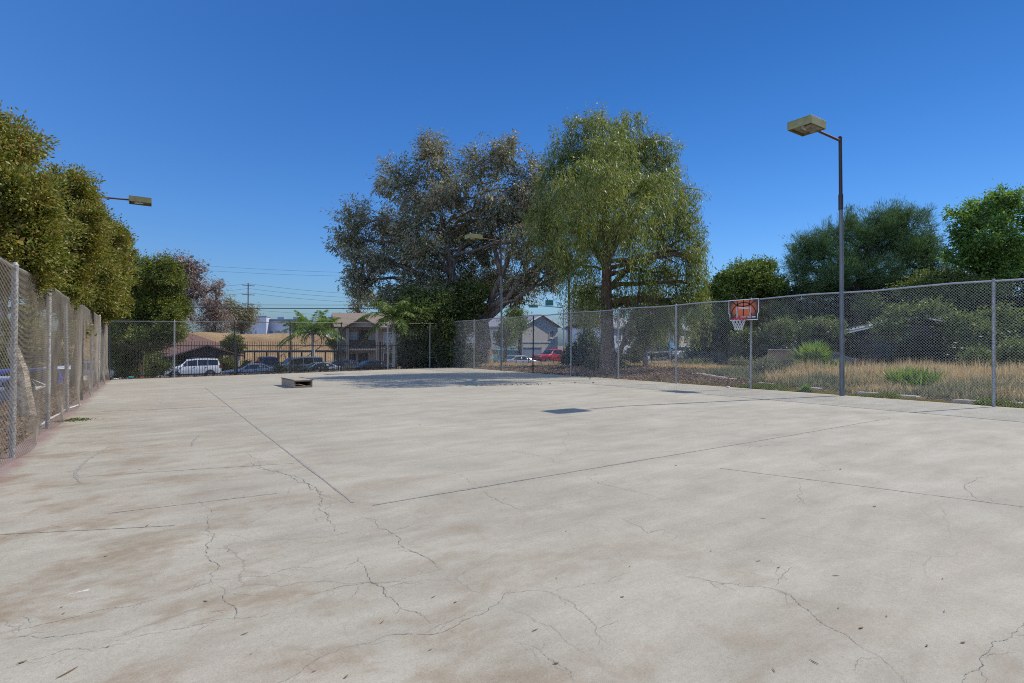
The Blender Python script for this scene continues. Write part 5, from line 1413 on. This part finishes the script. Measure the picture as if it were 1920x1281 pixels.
# palms
def palm(px, s, crown_py, label, fronds, flen, leaf='l_palm', trunk_r=.17, dead=0, leaflet=.55, width=.05, steep=.6):
    b = at(px, s); top = W(px, crown_py, s) - b
    r = empty('palm_tree', b, label, 'palm tree')
    mb = MB(); n = 14
    pts = [np.array([0, 0, -.2]) * (1 - t) + top * t + np.array([.06 * math.sin(t * 4), .05 * math.sin(t * 3), 0]) for t in np.linspace(0, 1, n)]
    mb.tube(pts, [trunk_r * (1.25 if i == 0 else 1 + .08 * (i % 2)) * (1 - .2 * i / n) for i in range(n)], 10); mb.build('trunk', M['palm_bark'], r, smooth=True)
    V, F = [], []; base = 0; rm = MB()
    for k in range(fronds):
        az = 2 * PI * (k * .381966) + rng.normal() * .15; e = math.radians(80 - 75 * (k / fronds) ** .8 + rng.normal() * 6)
        h = np.array([math.cos(az), math.sin(az), 0]); L = flen * rng.uniform(.85, 1.12)
        t = np.linspace(0, 1, 12)
        droop = steep * (1.1 - .35 * math.sin(e))
        R = top + (h * (math.cos(e) * .9 + .25))[None] * (L * t)[:, None] * .85 + np.array([0, 0, 1])[None] * (L * (math.sin(e) * t - droop * t ** 2.2))[:, None]
        rm.tube(R, list(np.linspace(.03, .008, 12)), 4, False)
        m = 46
        tt = np.linspace(.12, .99, m)
        C = np.stack([np.interp(tt, t, R[:, i]) for i in range(3)], 1)
        T = np.gradient(C, axis=0); T = unit(T)
        sd = unit(np.cross(T, np.array([0, 0, 1.0])))
        for sg in (1, -1):
            d = unit(sd * sg * .8 + T * .55 + np.array([0, 0, -.55]) + rng.normal(size=(m, 3)) * .16)
            Ls = leaflet * np.sin(np.clip(tt * 2.6 + .35, 0, PI)) * rng.uniform(.8, 1.15, m) + .12
            v, f = leaf_quads(C, d, Ls, np.full(m, width))
            V.append(v); F.append(f + base); base += len(v)
    np_mesh('fronds', np.concatenate(V), np.concatenate(F), M[leaf], r)
    rm.build('frond_stem', M[leaf], r)
    if dead:
        mb = MB()
        for k in range(dead):
            az = rng.uniform(0, 2 * PI); h = np.array([math.cos(az), math.sin(az), 0])
            t = np.linspace(0, 1, 7)
            R = top + h[None] * (np.sin(t * 2.2) * .9)[:, None] + np.array([0, 0, 1.0])[None] * (-.1 - 1.5 * t ** 1.6)[:, None]
            mb.tube(R, list(np.linspace(.05, .015, 7)), 5)
        mb.build('dead_frond', M['bark_red'], r)
    return r
palm(587, 58, 622, 'queen palm with arching fronds standing behind the pickets near the middle left', 26, 4.0, 'l_fan', dead=7, leaflet=.75, width=.07, steep=.5)
palm(739, 35.6, 597, 'pale trunked palm in front of the beige apartment house, fronds spreading left', 16, 2.6, 'l_oak', .16, leaflet=.6, width=.055, steep=.65)

def fan_palm(px, s, label, n, pet, fan, z0=.15):
    b = at(px, s); r = empty('fan_palm', b, label, 'palm bush')
    V, F = [], []; base = 0; mb = MB()
    for k in range(n):
        az = k * 2.39996 + rng.normal() * .2; e = math.radians(rng.uniform(18, 82))
        d = np.array([math.cos(az) * math.cos(e), math.sin(az) * math.cos(e), math.sin(e)])
        L = pet * rng.uniform(.7, 1.15)
        c = np.array([0, 0, z0]) + d * L
        mb.tube(curve((0, 0, z0 * .4), c, (0, 0, .1), 5), list(np.linspace(.018, .009, 5)), 4, False)
        sd = unit(np.cross(d, np.array([0, 0, 1.0]))); up = np.cross(sd, d)
        for a in np.linspace(-1.9, 1.9, 21):
            q = unit(d * math.cos(a) + sd * math.sin(a) + up * rng.normal() * .05 + np.array([0, 0, -.12 * abs(a)]))
            LL = fan * (1 - .12 * abs(a)) * rng.uniform(.9, 1.1)
            w = .055
            s2 = np.cross(q, up); s2 /= np.linalg.norm(s2)
            V.append(np.array([c, c + q * LL * .5 + s2 * w / 2, c + q * LL, c + q * LL * .5 - s2 * w / 2])); F.append(np.arange(4)[None] + base); base += 4
    np_mesh('fronds', np.concatenate(V), np.concatenate(F), M['l_fan'], r); mb.build('frond_stem', M['l_fan'], r)
fan_palm(1528, 23.5, 'big bright green fan palm bush behind the right fence', 34, .85, .62)
fan_palm(1568, 23.0, 'small pale fan palm seedling beside the nearest light pole', 7, .4, .35, .05)
fan_palm(1510, 17.6, 'tiny yellowing palm seedling by the pale kerb behind the hoop fence', 6, .1, .22, .02)

def blade_plant(name, px, s, label, cat, n, h, w, leaf, spread=.6, r0=.12):
    b = at(px, s); r = empty(name, b, label, cat)
    az = rng.uniform(0, 2 * PI, n); e = np.radians(rng.uniform(35, 85, n))
    d = np.stack([np.cos(az) * np.cos(e) * spread * 1.6, np.sin(az) * np.cos(e) * spread * 1.6, np.sin(e)], 1); d = unit(d)
    c = np.stack([rng.normal(size=n) * r0, rng.normal(size=n) * r0, np.zeros(n)], 1)
    v, f = leaf_quads(c, d, h * rng.uniform(.6, 1.15, n), np.full(n, w))
    np_mesh('leaves', v, f, M[leaf], r)
    mb = MB(); mb.tube([(0, 0, -.05), (0, 0, .12)], [.07, .04], 7); mb.build('stem', M['bark_dark'], r)
    return r
blade_plant('leafy_clump', 1712, 17.6, 'bright green upright leafy clump in the grass beside the nearest light pole', 'plant', 420, .72, .05, 'l_fan', .6, .3)
blade_plant('agave', 716, 40, 'pale green agave in front of the beige apartment house', 'agave', 70, 1.3, .13, 'l_sage', .8, .1)
blade_plant('leafy_clump', 698, 38.5, 'small spiky clump left of the agave behind the pickets', 'plant', 50, .8, .08, 'l_sage', .8, .1)

# bushes behind the pickets
def bush(px, py, rx, ry, s, leaf, label, n=5000, size=.12, asp=.42, **kw):
    b = at(px, s)
    c = W(px, py, s); k = s / FPX
    lobes = [(c, np.array([rx * k, rx * k, ry * k])), (c + np.array([rx * k * .5, 0, -ry * k * .4]), np.array([rx * k * .7, rx * k * .7, ry * k * .6])), (c + np.array([-rx * k * .5, rx * k * .2, -ry * k * .3]), np.array([rx * k * .7, rx * k * .7, ry * k * .6]))]
    return shrub('bush', label, 'bush', b, lobes, leaf, n, size, asp, inner=.4, lo=.45, **kw)
bush(285, 682, 28, 18, 33, 'l_shrub', 'leafy bush at the foot of the dark corner tree behind the pickets')
bush(248, 692, 18, 12, 32, 'l_shrub', 'low bush near the silver car behind the far left corner', 3000)
bush(437, 642, 16, 20, 57, 'l_yellow', 'round yellow green bush at the right end of the brown roof', 6000, .16)
bush(424, 684, 16, 14, 54, 'l_yellow', 'low yellow green bush right behind the white boxy SUV', 4000, .15)
bush(338, 672, 16, 8, 56, 'l_yellow', 'clipped yellow green hedge bush showing over the bonnet of the white boxy SUV', 4000, .15)
bush(464, 686, 10, 8, 56, 'l_shrub', 'small green bush behind the blue grey sedan', 2500, .14)
bush(525, 688, 10, 9, 41, 'l_dark', 'dark wiry bush between the blue grey sedan and the silver white sedan', 700, .1)
bush(560, 692, 18, 8, 37, 'l_sage', 'grey green bush hiding the wheels of the silver white sedan', 900, .1)
bush(600, 691, 20, 10, 36, 'l_sage', 'grey green bush left of the brown twiggy bush behind the pickets', 900, .1)
bush(655, 691, 14, 9, 35.5, 'l_straw', 'brown twiggy bush in front of the black sedan', 800, .1)
bush(632, 640, 14, 14, 64, 'l_yellow', 'yellow green bush at the left corner of the beige apartment house', 4000, .16)
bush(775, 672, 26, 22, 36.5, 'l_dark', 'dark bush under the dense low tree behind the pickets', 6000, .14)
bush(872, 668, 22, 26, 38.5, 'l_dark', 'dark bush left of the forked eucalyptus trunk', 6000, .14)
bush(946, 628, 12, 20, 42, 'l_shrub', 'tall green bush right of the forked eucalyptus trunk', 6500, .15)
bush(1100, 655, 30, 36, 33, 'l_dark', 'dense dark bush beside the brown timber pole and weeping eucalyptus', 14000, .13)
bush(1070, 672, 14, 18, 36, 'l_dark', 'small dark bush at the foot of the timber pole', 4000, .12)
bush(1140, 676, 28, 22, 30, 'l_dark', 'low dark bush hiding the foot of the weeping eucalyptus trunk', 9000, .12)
bush(1190, 662, 16, 22, 36, 'l_sage', 'pale grey bush behind the second post left of the hoop', 2600, .12)
bush(1445, 692, 26, 16, 24, 'l_sage', 'grey wiry bush behind the hoop post', 4200, .1)
bush(1395, 682, 24, 12, 33, 'l_sage', 'grey low bush farther back left of the hoop post', 3000, .11)
bush(1300, 684, 40, 8, 36, 'l_sage', 'long low grey bush in front of the low wire fence', 3000, .11)
bush(1905, 660, 26, 26, 21, 'l_shrub', 'rounded green bush at the right picture edge behind the last fence post', 8000, .09)
bush(1835, 668, 18, 14, 24, 'l_shrub', 'small green bush in the dry grass left of the last fence post', 3500, .09)

# kerb, dry grass, weeds and litter on the right
kp = [np.array(q, float) for q in ((17.9, -3), (17.95, 2), (18.1, 5.6), (18.15, 8.0), (18.8, 10.6), (19.6, 13.2), (20.8, 16))]
mb = MB()
for a, b in zip(kp[:-1], kp[1:]):
    L = np.linalg.norm(b - a); k = max(int(L / .62), 1)
    for i in range(k):
        c = a + (b - a) * (i + .5) / k
        if rng.uniform() < .1: continue
        mb.box((c[0] + rng.normal() * .02, c[1], tz(c[0], c[1]) + .0 + rng.normal() * .012), (.22, L / k * .97, .2), math.atan2(b[1] - a[1], b[0] - a[0]) - PI / 2 + rng.normal() * .02, .02)
tag(mb.build('kerb', M['curb']), kind='structure')

def blades(name, n, region, hfun, leaf, label, cat, width=.012, lean=.35, clumpy=.6):
    """upright grass blades; region(n) gives x, y"""
    x, y = region(n)
    z = terrain(x, y)
    h = hfun(x, y) * rng.uniform(.45, 1.15, len(x))
    az = rng.uniform(0, 2 * PI, len(x)); l = np.abs(rng.normal(size=len(x))) * lean
    d = unit(np.stack([np.cos(az) * l, np.sin(az) * l, np.ones(len(x))], 1))
    v, f = leaf_quads(np.stack([x, y, z - .02], 1), d, h, np.full(len(x), width) * rng.uniform(.6, 1.5, len(x)))
    return tag(np_mesh(name, v, f, M[leaf]), label, cat, kind='stuff')
def patch(x0, x1, y0, y1, lim=None, clump=.35):
    def fn(n):
        k = n // 14
        cx = rng.uniform(x0, x1, k); cy = rng.uniform(y0, y1, k)
        x = np.repeat(cx, 14) + rng.normal(size=k * 14) * clump; y = np.repeat(cy, 14) + rng.normal(size=k * 14) * clump
        m = (x > 17.35) if lim is None else lim(x, y)
        return x[m], y[m]
    return fn
kx = lambda y: np.interp(y, [q[1] for q in kp], [q[0] for q in kp])
blades('dry_grass', 95000, patch(18.8, 31, -3, 16, lambda x, y: (x > kx(y) + .5 + .35 * np.sin(y * 2.1)) & (y < 13 + .4 * np.sin(x * 2) - .25 * (x - 19)) & (y < 12.5)), lambda x, y: .3 + .5 * sm((x - 19.2) / 3.5) * (.6 + .4 * np.sin(x * .9 + y * .6)) + .12 * np.sin(x * 3.1 + 1.7 * np.sin(y * 2.3)),
       'l_straw', 'tall straw coloured dry grass filling the bank behind the right fence', 'grass', .013, .62)
blades('scrub_grass', 26000, patch(18.2, 24, -2, 17, lambda x, y: x > kx(y) + .15), lambda x, y: .32 + .12 * np.sin(y * 1.4), 'l_sage', 'grey green low scrub at the foot of the dry grass behind the kerb', 'grass', .03, .8)
blades('far_dry_grass', 26000, patch(22, 44, 18, 40, lambda x, y: (x > 20) & (np.sin(x * .5 + y * .3) > -.5)), lambda x, y: .28 + 0 * x, 'l_straw', 'short dry grass on the dirt beyond the right fence', 'grass', .03, .6)
blades('corner_dry_grass', 15000, patch(14.5, 23, 33.6, 39.5, lambda x, y: (y > backy(x) + .6) | (x > 17.5)), lambda x, y: .35 + 0 * x, 'l_straw', 'short dry grass outside the far right fence corner', 'grass', .022, .7)
blades('verge_weeds', 42000, patch(17.45, 18.0, -2, 12.5, lambda x, y: (x > 17.28) & (x < kx(y) - .05) & (np.sin(y * 1.9) + .8 * np.sin(y * 4.3 + 1) > -.1)), lambda x, y: .17 + .08 * np.sin(y * 3), 'l_weed', 'green weeds along the foot of the right fence', 'weeds', .028, 1.2)
blades('yellow_turf', 80000, patch(17.4, 18.5, 6, 17, lambda x, y: (x > 17.28) & (x < kx(y) - .02)), lambda x, y: .085 + 0 * x, 'l_turf', 'short yellowed turf between the hoop fence and the pale kerb', 'turf', .018, 1.3)

def litter(name, n, region, leaf, label, size=.09, asp=.35, lift=.03):
    x, y = region(n)
    z = terrain(x, y)
    d = unit(rng.normal(size=(len(x), 3)) * np.array([1, 1, .35]))
    L = size * rng.uniform(.5, 1.4, len(x))
    v, f = leaf_quads(np.stack([x, y, z + rng.uniform(.004, lift, len(x))], 1), d, L, L * asp)
    return tag(np_mesh(name, v, f, M[leaf]), label, 'leaf litter', kind='stuff')
litter('leaf_litter', 60000, patch(17.3, 25, 11, 33, lambda x, y: (x > 17.25), .5), 'l_litter', 'brown leaf and bark litter under the weeping eucalyptus outside the right fence', .12, .3, .06)
litter('edge_litter', 16000, patch(-1.6, 17.3, 29, 34, lambda x, y: np.abs(y - backy(x) - .05 - .3 * np.sin(x * 1.3) ** 2) < .38, .4), 'l_litter', 'brown leaf litter blown along the foot of the far fence', .1, .4, .06)
litter('slab_litter', 2200, patch(13.5, 17.2, 18, 33, lambda x, y: x + rng.exponential(.35, len(x)) > 17.15, .5), 'l_litter', 'brown leaves spilling over the far right edge of the concrete', .1, .35, .06)
litter('mulch', 32000, patch(-5.5, -1.55, 5, 29, lambda x, y: (x < -1.62) & (x > -6), .4), 'l_litter', 'brown mulch and dry leaves on the bank behind the left fence', .09, .35, .03)

# ------------------------------------------------------------------ light
SUN_DIR = Vector((7.3, -1.61, 7.6)).normalized()
elev = math.asin(SUN_DIR.z); azim = math.atan2(SUN_DIR.x, SUN_DIR.y)
sl = bpy.data.lights.new('sun', 'SUN'); sl.energy = 4.2; sl.angle = math.radians(.53); sl.color = (1, .94, .84)
so = link(bpy.data.objects.new('sun', sl)); so.rotation_euler = SUN_DIR.to_track_quat('Z', 'Y').to_euler(); so.location = (30, -10, 40)
wd = bpy.data.worlds.new('World'); SC.world = wd; wd.use_nodes = True
nt = wd.node_tree; bg = nt.nodes['Background']
sk = nt.nodes.new('ShaderNodeTexSky'); sk.sky_type = 'NISHITA'; sk.sun_disc = False
sk.sun_elevation = elev; sk.sun_rotation = -azim; sk.altitude = 100; sk.air_density = 1.0; sk.dust_density = 2.4; sk.ozone_density = 2.0
hs_ = nt.nodes.new('ShaderNodeHueSaturation'); hs_.inputs['Saturation'].default_value = 1.36; mt_ = nt.nodes.new('ShaderNodeMix'); mt_.data_type = 'RGBA'; mt_.blend_type = 'MULTIPLY'; mt_.inputs[0].default_value = 1; mt_.inputs[7].default_value = (.56, .745, 1.0, 1)
nt.links.new(sk.outputs[0], hs_.inputs['Color']); nt.links.new(hs_.outputs[0], mt_.inputs[6]); nt.links.new(mt_.outputs[2], bg.inputs[0]); bg.inputs[1].default_value = .145

# ------------------------------------------------------------------ camera
cd = bpy.data.cameras.new('camera'); cd.sensor_width = 36; cd.lens = 36 * FPX / 1920; cd.clip_start = .05; cd.clip_end = 3000
co = link(bpy.data.objects.new('camera', cd)); co.location = (0, 0, EYE)
co.rotation_euler = (PI / 2 + math.atan((HZ - 640.5) / FPX), 0, -YAW)
SC.camera = co
vs_ = SC.view_settings; vs_.view_transform = 'Standard'; vs_.look = 'None'; vs_.exposure = .25; vs_.gamma = 1
cy = SC.cycles
cy.max_bounces = 6; cy.diffuse_bounces = 3; cy.glossy_bounces = 2; cy.transmission_bounces = 3; cy.transparent_max_bounces = 8
cy.caustics_reflective = False; cy.caustics_refractive = False
cy.use_denoising = False; cy.sample_clamp_indirect = 3.0
cy.use_adaptive_sampling = False
cy.filter_width = 1.05
